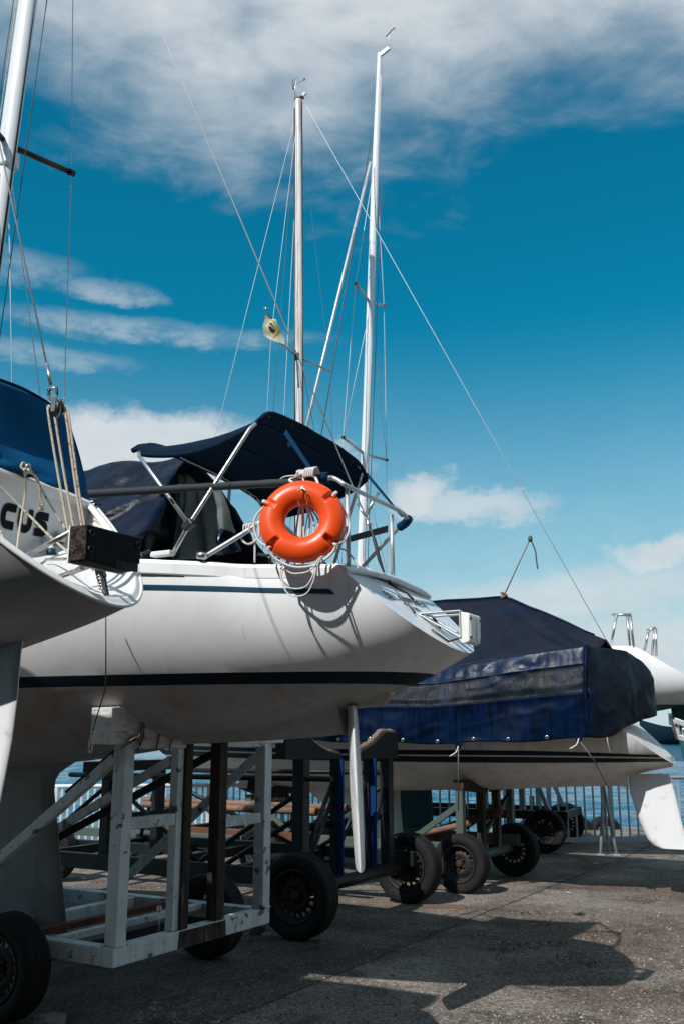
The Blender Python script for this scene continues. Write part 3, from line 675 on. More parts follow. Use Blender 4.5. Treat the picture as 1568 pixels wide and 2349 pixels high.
# mast, spreaders, rigging
mb_top = V((-3.02, 0, 12.2)); mbase = V((-3.60, 0, 2.72))
def mast(name, base, top, ax, ay, mat, parent, n=16, taper=.72):
    rows = []
    for q in range(25):
        u = q / 24; p = base.lerp(top, u); k = 1 if u < .75 else 1 - (1 - taper) * (u - .75) / .25
        rows.append([p + V((ax * k * math.cos(a), ay * k * math.sin(a) * (1 - .15 * math.cos(a)), 0)) for a in [2 * math.pi * i / n for i in range(n)]])
    mb = MB().grid(rows, True, True); mb.poly(rows[0]); mb.poly(rows[-1]); return mb.build(name, mat, parent)
msB = mast('mast', mbase, mb_top, .092, .068, mast_white, boat)
along = lambda z: mbase.lerp(mb_top, (z - mbase.z) / (mb_top.z - mbase.z))
tube('sail_track', [along(2.9) + V((.096, 0, 0)), along(12) + V((.07, 0, 0))], .011, blackplastic, msB, 6)
sp = along(6.58)
tipf = FB.at(164, 396, .62) ; tipn = V((tipf.x, -tipf.y, tipf.z + .02))
for tp in (tipf, tipn):
    MB().tube([sp + V((.0, .06 * (1 if tp.y > 0 else -1), .0)), tp], .026, 10, flat=.6).build('spreader', brown_spar, msB)
    MB().tube([tp + (sp - tp).normalized() * .03, tp + (tp - sp).normalized() * .03], .032, 10, flat=.8).build('spreader_end', blackplastic, msB)
    hw = V((mb_top.x, 0, 11.6)); cp_ = V((-3.5, 1.08 * (1 if tp.y > 0 else -1), 2.75))
    tube('shroud', [hw, tp, cp_], .0042, wire, msB, 6)
    tube('shroud', [sp + V((0, 0, -.1)), cp_ + V((.12, 0, 0))], .004, wire, msB, 6)
    tube('shroud', [sp + V((0, 0, -.1)), cp_ + V((-.5, 0, 0))], .004, wire, msB, 6)
MB().box(sp + V((0.02, 0, -.16)), (.10, .16, .16)).build('spreader_bracket', whiteplastic, msB, bevel=.02)
tube('halyard', [along(12) + V((-.13, -.03, 0)), along(3) + V((-.16, -.06, 0))], .0045, wire_dark, msB, 6)
tube('halyard', [along(12) + V((-.10, -.02, 0)), along(3) + V((-.12, -.05, 0))], .005, sheetrope, msB, 6)
tube('halyard', [along(12) + V((  .25, .02, 0)), along(3) + V((.13, .05, 0))], .0045, wire_dark, msB, 6)
# backstay with turnbuckle
bt = [FB.at(x, y, 0) for x, y in ((340, 0), (605, 715), (840, 1190))]
sl_ = (bt[0] - bt[2]); topb = bt[2] + sl_ * ((12.1 - bt[2].z) / sl_.z)
e1, e2, e3, e4 = bt[2], FB.at(860, 1242, 0), FB.at(882, 1318, 0), FB.at(905, 1360, 0)
bs_ = tube('backstay', [topb, e1], .0048, wire, boat, 6)
tube('swage', [FB.at(820, 1155, 0), e1], .0085, steel, bs_, 8)
tube('toggle', [e1, FB.at(847, 1208, 0)], .013, steel, bs_, 8)
tube('turnbuckle', [FB.at(847, 1208, 0), FB.at(853, 1222, 0), FB.at(858, 1238, 0), FB.at(870, 1285, 0), FB.at(877, 1305, 0), e3], .012, darksteel, bs_, 8, radii=[.006, .006, .012, .012, .008, .006])
for q in (FB.at(845, 1203, 0), FB.at(885, 1322, 0)):
    MB().lathe([(0, -.02), (.014, -.02), (.014, .02), (0, .02)], q, (0, 1, 0), 14).build('clevis_pin', steel, bs_)
chp = on_transom(FB, HB, 0, .50, .006)
tube('chain_plate', [e3, FB.at(897, 1340, 0), V((.20, 0, 2.49)), on_transom(FB, HB, 0.12, .56, .012), on_transom(FB, HB, 0.12, .50, .008)], .006, darksteel, bs_, 8)
# outboard bracket on the transom: bent plates and a white plastic pad
ob = root('outboard_bracket', None, None); ob.parent = boat
tt = lambda y, u, off=.004: on_transom(FB, HB, y, u, off)
def plate(y, name):
    a = tt(y, .33); b = V((a.x + .25, y, a.z + .005)); c = V((b.x, y, b.z - .15)); d = tt(y, .10)
    mb = MB()
    for p, q in ((a, b), (b, c), (a.lerp(d, .02), c)):
        mb.beam(p, q, .05, .006, up=V((0, 1, 0)).cross((q - p).normalized()))
    return mb.build(name, alu, ob, bevel=.002)
plate(-.075, 'bracket_arm'); plate(.075, 'bracket_arm')
pc = tt(0, .33) + V((.265, 0, -.085))
pad = MB(); 
outline = [(-.025, -.085), (.0, -.095), (.035, -.085), (.04, .065), (.03, .075), (-.015, .082), (-.025, .075)]
pad.prism([pc + V((x, -.09, z)) for x, z in outline], (0, .18, 0)); padO = pad.build('mount_pad', whiteplastic, ob, bevel=.01)
for yy_ in (-.05, .045):
    MB().box(pc + V((.036, yy_, -.008)), (.012, .06, .13)).build('pad_rib', whiteplastic, padO, bevel=.004)
for zz_ in (.045, -.06):
    for yy_ in (-.075, .075):
        MB().lathe([(0, .004), (.009, .004), (.009, -.004)], pc + V((.041, yy_, zz_)), (1, 0, 0), 10).build('bolt', darksteel, padO)
tube('bracket_spring', smooth_path([tt(-.19, .40, .012), tt(-.19, .36, .02), tt(-.19, .31, .012)], 4), .006, darksteel, ob)
tube('bracket_spring', smooth_path([tt(-.02, .32, .014), tt(-.02, .28, .03), tt(-.02, .20, .012)], 4), .007, darksteel, ob)
tube('bracket_spring', [tt(-.22, .16, .01), tt(-.17, .06, .012), tt(-.10, .05, .05)], .006, darksteel, ob)

# ------------------------------------------------------------------ lifebuoy
lc = FB.at(693, 1196, -.80)
lb = root('lifebuoy', 'orange ring lifebuoy hanging from the stern rail with white rope', 'lifebuoy', FB.world(lc), FB.rz)
tilt = Matrix.Rotation(R(23), 3, 'Z') @ Matrix.Rotation(R(-7), 3, 'X')
RM, RA, RB_ = .162, .070, .056
rows = []
pock = [R(40), R(152), R(222), R(322)]
for i in range(240):
    an = 2 * math.pi * i / 240; row = []
    for j in range(36):
        ph = 2 * math.pi * j / 36
        ra = RA; rr = RM + ra * math.cos(ph); yy = -RB_ * math.sin(ph)
        for pk in pock:                                            # moulded grab-line pockets on the outer rim
            da = abs((an - pk + math.pi) % (2 * math.pi) - math.pi)
            fr = math.cos(ph - R(48)); 
            if da < .105 and fr > .80: k_ = min(1, (.105 - da) / .018) * min(1, (fr - .80) / .04); rr -= .015 * k_; yy += .015 * k_
        row.append(tilt @ V((rr * math.cos(an), yy, rr * math.sin(an))))
    rows.append(row)
rows.append(rows[0])
MB().grid(rows, True, True).build('ring', orange, lb)
rp = lambda r, an, y: tilt @ V((r * math.cos(R(an)), y, r * math.sin(R(an))))
def lrope(name, pts, r=.0062, k=6): return rope(name, pts, r, whiterope, lb, k)
lrope('grab_line', [rp(0.217, 222, -.01), rp(0.232, 222, -.03), rp(0.243, 228, -.02), rp(0.252, 240, -.015), rp(0.263, 262, -.02), rp(0.263, 285, -.02), rp(0.252, 305, -.015), rp(0.241, 318, -.02), rp(0.232, 322, -.03), rp(0.217, 322, -.01)], .0075)
lrope('grab_line', [rp(0.217, 322, 0), rp(0.235, 326, -.01), rp(0.252, 335, .01), rp(0.257, 348, .01), rp(0.246, 2, .02), rp(0.232, 20, .02), rp(0.221, 38, 0)], .0068)
lrope('grab_line', [rp(0.212, 40, -.01), rp(0.237, 40, -.02), rp(0.232, 43, .02)], .011)
lrope('grab_line', [rp(0.212, 152, -.01), rp(0.237, 152, -.02), rp(0.232, 149, .02)], .011)
lrope('grab_line', [rp(0.232, 152, .02), rp(0.266, 175, .03), rp(0.257, 200, .03), rp(0.221, 222, .0)], .006)
# lashing over the rail, with its knot
tp = lc; L0 = lambda px, py, y: FB.at(px, py, y) - lc
kn = L0(693, 1090, -.66)
lrope('lashing', [rp(0.232, 104, 0) , L0(665, 1100, -.66), kn, L0(720, 1093, -.65), rp(0.235, 70, .03)], .0075)
for q in range(4):
    rnd = random.Random(q + 3)
    pts = [kn + V((rnd.uniform(-.03, .03), rnd.uniform(-.03, .02), rnd.uniform(-.018, .025))) for _ in range(6)]
    lrope('knot', pts, .0075, 5)
for q in range(5):
    b0 = kn + V((.02 + q * .014, .015, .0)); lrope('rail_hitch', [b0 + V((0, -.035, -.02)), b0 + V((.005, -.032, .02)), b0 + V((.01, .0, .035)), b0 + V((.012, .03, .0))], .006, 4)
lrope('rope_tail', [kn, L0(655, 1093, -.66), L0(640, 1102, -.65)], .004)
lrope('hook_line', [kn, L0(700, 1120, -.73), rp(0.164, 88, -.072)], .005)
lrope('hook_eye', [L0(699, 1128, -.75), rp(0.168, 88, -.075)], .009, 0)
hk = [rp(0.164, 88, -.074), rp(0.150, 95, -.078), rp(0.119, 98, -.07), rp(0.097, 100, -.03), rp(0.093, 100, .03)]
hk2 = [rp(0.164, 88, -.074), rp(0.150, 80, -.078), rp(0.119, 75, -.07), rp(0.097, 73, -.03), rp(0.093, 73, .03)]
tube('wire_clip', list(reversed(hk)) + hk2[1:], .0035, steel, lb, 6)
# coil of thin line seen through the ring and hanging in loops below it
rnd = random.Random(5)
for q in range(7):
    x0 = -.075 + q * .024; yb = .07 + rnd.uniform(-.01, .03)
    lrope('coil_loop', [V((x0 * .3, .02, .10 + rnd.uniform(-.01, .01))), V((x0 * 1.05, yb, .03)), V((x0 * 1.25 + rnd.uniform(-.01, .01), yb, -.07)), V((x0 * 1.1, yb + .0, -.20))], .0058)
for (xa, xb, zl, dz) in [(-.10, .105, -.37, .0), (-.09, .11, -.41, .0), (-.07, .12, -.29, .0)]:
    yo = -.03
    lrope('hanging_loop', [V((xa * .85, .04, -.19)), V((xa, -.045, -.19 + (zl + .19) * .35)), V((xa * .92, -.055, -.19 + (zl + .19) * .68)), V((xa * .55, -.05, -.19 + (zl + .19) * .93)), V((0.01, -.048, zl)), V((xb * .6, -.05, -.19 + (zl + .19) * .93)), V((xb * .95, -.055, -.19 + (zl + .19) * .66)), V((xb * 1.05, -.045, -.19 + (zl + .19) * .33)), V((xb, .03, -.19))], .0042)
lrope('hanging_loop', [V((.15, .02, -.19)), V((.19, .10, -.15)), V((.22, .16, -.19)), V((.25, .17, -.235)), V((.24, .17, -.25))], .005)
# second short lashing on the slanting rail leg
tie = FB.at(575, 1215, -.72)
rl = root('rope_lashing', 'short white rope tied round the slanting rail tube left of the lifebuoy', 'rope', FB.world(tie), FB.rz)
for q in range(3):
    b0 = V((-.03 + q * .018, 0, .0)); rope('turn', [b0 + V((0, -.02, -.02)), b0 + V((.0, -.024, .022)), b0 + V((.01, .012, .03)), b0 + V((.012, .022, -.01))], .006, whiterope, rl, 5)
rope('loop', [V((0, -.02, 0)), V((.05, -.01, .03)), V((.06, -.01, -.05)), V((0.0, -.015, -.085)), V((-.05, -.015, -.05)), V((-.03, -.02, 0))], .006, whiterope, rl, 6)
rope('tail', [V((.02, -.01, -.03)), V((.03, 0, -.09)), V((.032, 0, -.19))], .006, whiterope, rl, 6)

# ------------------------------------------------------------------ flag on the backstay
q0, q1, q2, q3 = FB.at(606, 712, .01), FB.at(600, 766, .0), FB.at(652, 789, .06), FB.at(637, 735, .06)
fo = FB.world(q0)
flag = root('brazil_flag', 'small faded green, yellow and blue Brazil flag drooping from the backstay', 'flag', fo, FB.rz)
def fpt(u, w):
    p = q0.lerp(q3, u).lerp(q1.lerp(q2, u), w) - q0
    p.y += .022 * math.sin(u * 5.5 + w * 1.5) + .012 * math.sin(w * 7 + u * 3)
    p.z += -.012 * math.sin(math.pi * u) + .012 * math.sin(math.pi * w) * u
    return p
MB().grid([[fpt(i / 18, j / 18) for j in range(19)] for i in range(19)]).build('field', flag_green, flag)
def fshape(f, name, mat, off):
    for sg in (-1, 1):
        rows = [[fpt(*f(i / 16, j / 16)) + V((0, sg * off, 0)) for j in range(17)] for i in range(17)]
        MB().grid(rows).build(name, mat, flag)
def dia(a, b):
    x, y = 2 * a - 1, 2 * b - 1; return (.56 + .42 * (x - y) / 2, .5 + .42 * (x + y) / 2)
def disc(a, b):
    x, y = 2 * a - 1, 2 * b - 1
    k = max(abs(x), abs(y)); r = math.hypot(x, y) or 1; return (.56 + .21 * x * k / r, .5 + .21 * y * k / r)
fshape(dia, 'diamond', flag_yellow, .003); fshape(disc, 'disc', flag_blue, .0055)
fshape(lambda a, b: (.56 - .19 + .38 * a, .47 + .05 * (b - .5) - .06 * math.sin(math.pi * a) + .08 * a), 'band', flag_white, .008)
tube('halyard_clip', [V((0, 0, .02)), V((.03, 0, .0))], .008, steel, flag)

# ------------------------------------------------------------------ boom tent and grey cloth on the same boat
def drape(name, fn, nu, nv, mat, parent=None, solid=.004):
    return MB().grid([[fn(i / nu, j / nv) for j in range(nv + 1)] for i in range(nu + 1)]).build(name, mat, parent, solid=solid)
bten = root('boom_tent', 'glossy navy tarpaulin draped in folds over the boom, left of the bimini frame', 'tarpaulin', FB.o, FB.rz)
ra, rb = FB.at(338, 1050, -.05), FB.at(205, 1066, -.05)
ra2 = FB.at(432, 1085, -.02)
def tent(u, w):
    # u forward, w from near hem (0) over the ridge (.5) to the far hem (1)
    sx = ra2.x + (-3.1 - ra2.x) * u
    rz_ = ra.z + (rb.z - ra.z) * (ra.x - sx) / (ra.x - rb.x)
    a = abs(2 * w - 1); sg = -1 if w < .5 else 1
    hz = 2.64
    z = rz_ + (hz - rz_) * a; y = sg * (.015 + .86 * a) * (1 if a < .55 else 1)
    q_ = 9.0 * sx + 5.5 * a + 1.3 * math.sin(4 * a + sx); fold = (.055 * math.sin(q_) + .022 * math.sin(2.3 * q_ + 1)) * (.15 + a) * (1 - .35 * a)
    p = V((sx + (.10 * a if u < .001 else 0) + .22 * a * (1 - u) , y + sg * fold, z + .02 * math.sin(9 * sx + 3 * a)))
    cr_ = 1 - abs(mnoise.noise(V((sx * 2.6 + a * 2.2, a * 2.0 - sx * .6, 1.3)))) * 3.5; p += V((0, sg, .3)) * (.045 * max(0, cr_) ** 2) * (.2 + a) + V((0, 1, 0)) * tarp_noise(p, .022, 4.5, 2)
    return p
drape('cover', tent, 90, 80, pvc_dark, bten)
gcl = root('cockpit_cover', 'grey green canvas cover hanging in folds behind the bimini tubes', 'cover', FB.o, FB.rz)
g0, g1 = FB.at(425, 1086, .12), FB.at(500, 1105, .12)
def gcloth(u, w):
    top = FB.at(408, 1080, .10).lerp(FB.at(502, 1120, .25), u); bot = FB.at(398, 1290, -.15).lerp(FB.at(556, 1262, .30), u ** .8)
    p = top.lerp(bot, w)
    p.y += .035 * math.sin(u * 19 + 2.5 * w) * (.35 + .65 * w) + tarp_noise(p, .018, 6, 5)
    p.x += .02 * math.sin(w * 5 + u * 7)
    return p
drape('cloth', gcloth, 48, 36, greycloth, gcl)
def gside(u, w):
    p = gcloth(0, w).lerp(V((-1.5, .15, 2.66 + (1 - w) * .5)), u); p.y += .02 * math.sin(u * 9 + w * 6); return p
drape('cloth', gside, 16, 24, greycloth, gcl)
def gnav(u, w):
    a = FB.at(508, 1215, .22).lerp(FB.at(555, 1232, .24), u); b = FB.at(500, 1278, .20).lerp(FB.at(553, 1258, .24), u); p = a.lerp(b, w); p.y += -.05 * math.sin(math.pi * w) - .02 * math.sin(u * 8); return p
drape('bundle', gnav, 14, 12, pvc, gcl, .03)

# ------------------------------------------------------------------ the boat whose transom comes in from the left
FRA = Frame((-1.007, 3.563), 28); SP = -0.430
boatA = root('sailboat', 'white sailboat stern with large black letters CUS, its recessed transom entering at the left', 'sailboat', FRA.o, FRA.rz)
TA = [(0.211, 2.064, 0.501, 2.632, -1.078, 1.9), (0.043, 2.017, 0.542, 2.632, -0.95, 1.95), (-0.215, 1.961, 0.602, 2.632, -0.7, 2.0), (-0.602, 1.884, 0.688, 2.632, -0.4, 2.0), (-1.118, 1.806, 0.791, 2.641, -0.15, 2.0), (-1.978, 1.720, 0.903, 2.658, 0, 2.0), (-3.010, 1.686, 0.877, 2.701, 0, 1.9), (-4.042, 1.806, 0.645, 2.761, 0, 1.6), (-4.816, 2.073, 0.275, 2.804, 0, 1.4), (-5.246, 2.675, 0.009, 2.847, 0, 1.3)]
HA = Hull(TA)
HA.mesh().build('hull', hull_shade, boatA)  # white hull drawn in the grey that stands for underside shade
HA.deck().build('deck', deckm, boatA)
ringA = HA.rings[0]; tipA = ringA[HA.n]; kA = -1.078
topz = ringA[0].z
loop = list(ringA[::1])
top_edge = []
for j in range(1, 20):
    u = j / 20; y = ringA[-1].y + (ringA[0].y - ringA[-1].y) * u; z = topz + 0.049 * (1 - (2 * u - 1) ** 2)
    top_edge.append(V((tipA.x + kA * (z - tipA.z), y, z)))
loop += top_edge
cz = (tipA.z + topz) / 2 + .02
def scaled(k, kz=None, s_fix=None, dz=0.0):
    out = []
    for p in loop:
        y = p.y * k; z = cz + (p.z - cz) * (kz or k) + dz
        out.append(V((tipA.x + kA * (z - tipA.z) if s_fix is None else s_fix, y, z)))
    return out
L0_, L1_ = loop, [p + V((.006, 0, .004)) for p in scaled(.93, .91)]
L15 = [p + V((-.02, 0, 0)) for p in scaled(.90, .87)]
zt0, zt1 = FRA.ats(100, 1140, SP).z, FRA.ats(100, 1288, SP).z; yr = FRA.ats(206, 1190, SP).y
L2_ = []
for p in loop:
    v_ = (p.z - tipA.z) / (topz - tipA.z); L2_.append(V((SP, p.y / ringA[-1].y * yr, zt1 + (zt0 - zt1) * min(1.02, v_) ** .8)))
trA = MB().grid([L0_, L1_, L15, L2_], True, True); trA.sm = [False] * len(trA.f)
trAo = trA.build('transom', gel_a, boatA, bevel=.006)
MB().poly(L2_).build('transom_panel', gel_a, boatA)
tube('rim_edge', loop[:37] , .007, gel_a, boatA, 8)
# letters
pC = FRA.ats(2, 1208, SP); pS = FRA.ats(110, 1236, SP)
cw = (pS.y - pC.y) / 3.0; z0 = FRA.ats(52, 1222, SP).z; hh = (FRA.ats(52, 1172, SP).z - z0) * 1.18
def letter(name, strokes, i, x0=.0):
    mb = MB(); w = .33
    for st in strokes:
        n = len(st); Lf, Rt = [], []
        for q in range(n):
            a = V(st[max(q - 1, 0)]).to_3d() if len(st[0]) == 2 else V(st[max(q - 1, 0)]); b = V((*st[min(q + 1, n - 1)], 0)); a = V((*st[max(q - 1, 0)], 0)); c = V((*st[q], 0))
            t = (b - a).normalized(); nn = V((-t.y, t.x, 0)) * w / 2 * (1.0)
            Lf.append(c + nn); Rt.append(c - nn)
        def mp(p): return V((SP + .004, pC.y + (i + x0 + (p.x * .86 + .10 * (p.y - .5) * 1.2)) * cw, z0 + p.y * hh))
        mb.grid([[mp(p) for p in Lf], [mp(p) for p in Rt]], False)
    return mb.build(name, black_vinyl, boatA)
def arc(cx, cy, rx, ry, a0, a1, n=7): return [(cx + rx * math.cos(R(a0 + (a1 - a0) * k / (n - 1))), cy + ry * math.sin(R(a0 + (a1 - a0) * k / (n - 1)))) for k in range(n)]
letter('letter', [[(1.0, .85), (.55, .85)] + arc(.45, .60, .30, .25, 90, 180, 6)[1:] + [(.15, .42)] + arc(.45, .40, .30, .25, 180, 270, 6) + [(.95, .15)]], 0, -.05)
letter('letter', [[(.15, .98), (.15, .42)] + arc(.5, .42, .35, .27, 180, 360, 9) + [(.85, .42), (.85, .98)]], 1)
letter('letter', [[(1.0, .85), (.42, .85)] + arc(.40, .69, .24, .16, 90, 180, 5)[1:] + arc(.40, .66, .24, .14, 180, 270, 5)[1:] + [(.62, .50)] + arc(.62, .34, .24, .17, 90, -90, 7)[1:] + [(.05, .15)]], 2, .03)
text('letter', 'AM', .085, black_vinyl, boatA, tmat(scaled(.965, .95)[HA.n + 12] + V((.010, 0, .010)), V((0, 1, 0)), V((kA, 0, 1)).normalized()), bold=.004)
# rudder
ar = lambda px, py: FRA.at(px, py, 0)
foil([(ar(50, y).z, ar(x, y).x - .35 + (y - 1450) * .00022, ar(x, y).x) for x, y in ((52, 1455), (52, 1475), (48, 1500), (40, 1600), (27, 1700), (10, 1790), (0, 1840), (-12, 1900), (-25, 1930), (-45, 1938))], .035).build('rudder', rudp, boatA)
# black timber outboard pad on a tube bracket
brk = root('outboard_bracket', None, None); brk.parent = boatA
sf = 0.310
b0, b1 = FRA.ats(202, 1202, sf), FRA.ats(193, 1284, sf); r0, r1 = FRA.ats(325, 1240, sf), FRA.ats(319, 1316, sf)
ymn, ymx = b0.y, r0.y; zt, zb_ = b0.z, b1.z
mb = MB(); mb.prism([V((sf, ymn, zb_)), V((sf, ymn, zt)), V((sf, ymx, zt + .003)), V((sf, ymx, zb_ + .03)), V((sf, ymx - .012, zb_ + .028)), V((sf, ymx - .012, zb_ + .002)), V((sf, ymx - .10, zb_ - .004))], (-.074, 0, 0))
blk = mb.build('timber_pad', blacktimber, brk, bevel=.006)
box('timber_facing', V((sf - .078, (ymn + ymx) / 2 - .002, (zt + zb_) / 2)), (.006, ymx - ymn + .004, zt - zb_ + .006), whiteplastic, brk, 0)
box('timber_end', V((sf - .037, ymn - .001, (zt + zb_) / 2)), (.072, .004, zt - zb_ - .006), timber_end, blk, 0)
box('timber_split', V((sf + .001, ymx - .075, zb_ + .012)), (.004, .12, .028), oldwood, blk, .001)
for (px, py) in ((211, 1222), (208, 1260), (317, 1250)):
    c = FRA.ats(px, py, sf + .001)
    MB().lathe([(.0125, .0), (.0120, .003), (.0100, .003), (.0095, -.003), (0, -.003)], c, (1, 0, 0), 14).build('bolt_hole', darksteel, blk)
tube('bracket_tube', [V((sf - .078, ymn + .01, zt - .015)), FRA.ats(46, 1282, -0.043)], .0095, steel, brk, 10)
tube('bracket_tube', [V((sf - .078, ymx - .06, zb_ + .05)), V((-0.129, ymx - .02, 2.176))], .0095, steel, brk, 10)
la = FRA.ats(110, 1284, -0.052); lb_ = FRA.ats(183, 1279, sf - .05)
beam('bracket_bar', la, lb_ + V((0.02, .01, -.002)), .026, .008, steel, brk, .002)
beam('bracket_bar', FRA.ats(222, 1306, 0.017), FRA.ats(288, 1306, sf - .06), .026, .008, steel, brk, .002)
tube('bracket_tube', [FRA.ats(165, 1316, 0.034), FRA.ats(190, 1300, 0.206)], .009, steel, brk, 8)
# chain plate and lower tackle at the tip
ct = FRA.at(226, 1290, 0); cb = FRA.at(244, 1372, 0)
fit = MB(); fit.beam(ct, ct.lerp(cb, .45), .035, .02, up=(0, 1, 0)); fit.beam(ct.lerp(cb, .35) + V((.012, 0, .0)), cb + V((.006, 0, .01)), .006, .016, up=(0, 1, 0)); fit.tube([ct.lerp(cb, .45) + V((-.02, 0, 0)), cb], .005, 6)
fit.lathe([(0, -.012), (.012, -.012), (.012, .012), (0, .012)], ct.lerp(cb, .5), (0, 1, 0), 12)
fit.build('chain_plate', darksteel, boatA, bevel=.002)
mb = MB(); cp2 = cb + V((-.01, 0, -.004))
for q in range(5):
    mb.tube(smooth_path([ct.lerp(cb, .42 + q * .09) + V((-.012, -.012, .002)), ct.lerp(cb, .46 + q * .09) + V((0, -.016, .01)), ct.lerp(cb, .50 + q * .09) + V((.005, -.004, 0))], 3), .004, 6)
mb.build('shackle', steel, boatA)
# backstay, block and purchase
k0 = FRA.at(0, 333, 0); k1 = FRA.at(118, 885, 0); dd = (k0 - k1)
bsA = tube('backstay', [k1 + dd * 3.2, k1], .0035, wire, boatA, 6)
tube('swage', [FRA.at(108, 835, 0), k1], .008, steel, bsA, 8)
sh = FRA.at(122, 900, 0)
MB().tube(smooth_path([sh + V((-.022, 0, .016)), sh + V((-.02, 0, -.014)), sh + V((.004, 0, -.036)), sh + V((.022, 0, -.012)), sh + V((.016, 0, .018))], 4), .0055, 8).build('shackle', darksteel, bsA)
tube('shackle_pin', [sh + V((-.032, 0, .016)), sh + V((.02, 0, .018))], .005, steel, bsA)
bc = FRA.at(131, 938, 0)
MB().lathe([(.0, -.016), (.030, -.016), (.036, -.008), (.026, 0), (.036, .008), (.030, .016), (0, .016)], bc, (.3, 1, 0), 20).build('block_sheave', blackplastic, bsA)
MB().lathe([(.026, -.004), (.031, -.002), (.031, .002), (.026, .004)], bc + V((0, 0, -.008)), (.3, 1, 0), 20).build('sheave_rope', whiterope, bsA)
for sg in (-1, 1):
    MB().prism([bc + V((-.014, sg * .02, .05)), bc + V((.014, sg * .02, .05)), bc + V((.010, sg * .02, -.018)), bc + V((-.010, sg * .02, -.018))], (0, .003 * sg, 0)).build('block_cheek', steel, bsA, bevel=.002)
tube('block_eye', [sh + V((0.004, 0, -.03)), bc + V((0, 0, .045))], .008, steel, bsA, 8)
endp = [FRA.at(182, 1212, .0), FRA.at(190, 1212, -.0), FRA.at(200, 1212, 0), FRA.at(203, 1212, 0)]
for (px, e, yo) in ((119, 0, -.02), (127, 1, -.005), (146, 2, .012), (149, 3, .02)):
    a = FRA.at(px, 948, 0) + V((0, yo, 0)); b = endp[e] + V((0, yo, -.12))
    rope('purchase_rope', [bc + V(((px - 134) / 34 * .034, yo, .0)), a, a.lerp(b, .5) + V((-.004, 0, 0)), b], .0052, sheetrope, bsA, 4)
# lashings across the recess
q_ = lambda px, py, s=.0: FRA.ats(px, py, (s - .46) * 0.86)
knot = q_(57, 1078, .10)
ls = root('lashing_rope', 'cream rope with green flecks criss-crossing the recessed transom from a deck cleat', 'rope', FRA.world(knot), FRA.rz)
def lr(name, pts, r=.0048): return rope(name, [p - knot for p in pts], r, sheetrope, ls, 5)
lr('rope', [knot, q_(60, 1105, .08), q_(58, 1135, .04), q_(46, 1210, .1), q_(37, 1280, .34)])
lr('rope', [knot, q_(75, 1085, .09), q_(92, 1115, .05), q_(120, 1165, .05), q_(150, 1212, .12), q_(168, 1240, .3)])
lr('rope', [q_(-30, 1090, .1), q_(0, 1115, .12), q_(60, 1175, .22), q_(120, 1235, .4), q_(166, 1274, .55)])
lr('rope', [q_(-20, 1180, .12), q_(0, 1215, .2), q_(20, 1275, .33)])
lr('rope', [knot, q_(80, 1090, .09), q_(90, 1110, .07), q_(94, 1150, .07)])
lr('stopper_knot', [q_(93, 1150, .07), q_(98, 1158, .075), q_(92, 1166, .07), q_(97, 1168, .08), q_(94, 1160, .085)], .0085)
lr('bight', [knot, q_(49, 1072, .09), q_(52, 1062, .08), q_(58, 1064, .08), q_(57, 1078, .09)])
lr('bight', [knot + V((.005, -.01, 0)), knot + V((.01, .012, -.008)), knot + V((.0, .02, .008))], .007)
MB().lathe([(.03, -.012), (.018, -.006), (.018, .008), (.032, .014), (.02, .02), (0, .02)], q_(74, 1083, .03) + V((-.03, 0, 0)), (0, 0, 1), 18).build('deck_cleat', blackplastic, boatA)
tube('deck_eye', smooth_path([q_(64, 1082, .03), q_(62, 1068, .03), q_(68, 1066, .03), q_(70, 1082, .03)], 4), .005, steel, boatA)
# drain hose
tube('drain_hose', [q_(102, 1238, -.04), q_(112, 1246, .02), q_(117, 1262, .05)], .014, whiteplastic, boatA, 10, k=4)
tube('hose_band', [q_(117, 1261, .05), q_(119, 1274, .055)], .019, teal_stripe, boatA, 12)
tube('drain_hose', [q_(119, 1273, .055), q_(120, 1290, .06)], .015, whiteplastic, boatA, 10)
box('transom_bracket', q_(139, 1232, -.015), (.03, .04, .05), alu, boatA, .004)
tube('bracket_hook', [q_(130, 1220, .0), q_(146, 1222, .01), q_(150, 1232, .02)], .006, steel, boatA, 6, k=3)

# blue cover over its cockpit
cova = root('cockpit_cover', 'blue canvas cover rising behind the CUS transom at the left edge', 'cover', FRA.o, FRA.rz)
ft = FRA.ats(166, 956, -0.516); fb = FRA.ats(222, 1168, -0.430)
Mc = FRA.ats(0, 868, ft.x); slp = (Mc.z - ft.z) / (ft.y - Mc.y)
def acov(u, w):      # aft panel: u far->near, w top->bottom
    ty = ft.y + (-.55 - ft.y) * u; t = V((ft.x - .02 * u, ty, ft.z + slp * (ft.y - ty if ty > -.02 else ft.y + .04 + ty)))
    b = V((fb.x - .02, fb.y, fb.z - .02)).lerp(V((fb.x - .02, -.55, 2.632)), u) + V((0, 0, .06 * math.sin(math.pi * u)))
    p = t.lerp(b, w)
    f_ = min(1, u * 6); p.x += -.03 * (1 - w) + f_ * (.028 * math.sin(u * 9 + w * 2.4) * math.sin(math.pi * min(1, w + .2)) + .02 * math.sin(u * 4 - w * 6) + tarp_noise(p, .02, 4, 8))
    if w > .93: p.x += .02 * math.sin(u * 30)
    return p
drape('aft_panel', acov, 40, 30, canvas_blue, cova)
def aside(u, w):     # far side panel running forward
    a = acov(0, w); p = a + V((-2.6 * u, -.03 * u, .02 * u * (1 - w))); p.y += .015 * math.sin(u * 14 + w * 4); return p
drape('side_panel', aside, 30, 20, canvas_blue, cova)
def atop(u, w):
    a = acov(w, 0); p = a + V((-2.6 * u, 0, .02 * u)); p.z += .015 * math.sin(u * 12 + w * 5); return p
drape('top_panel', atop, 30, 24, canvas_blue, cova)
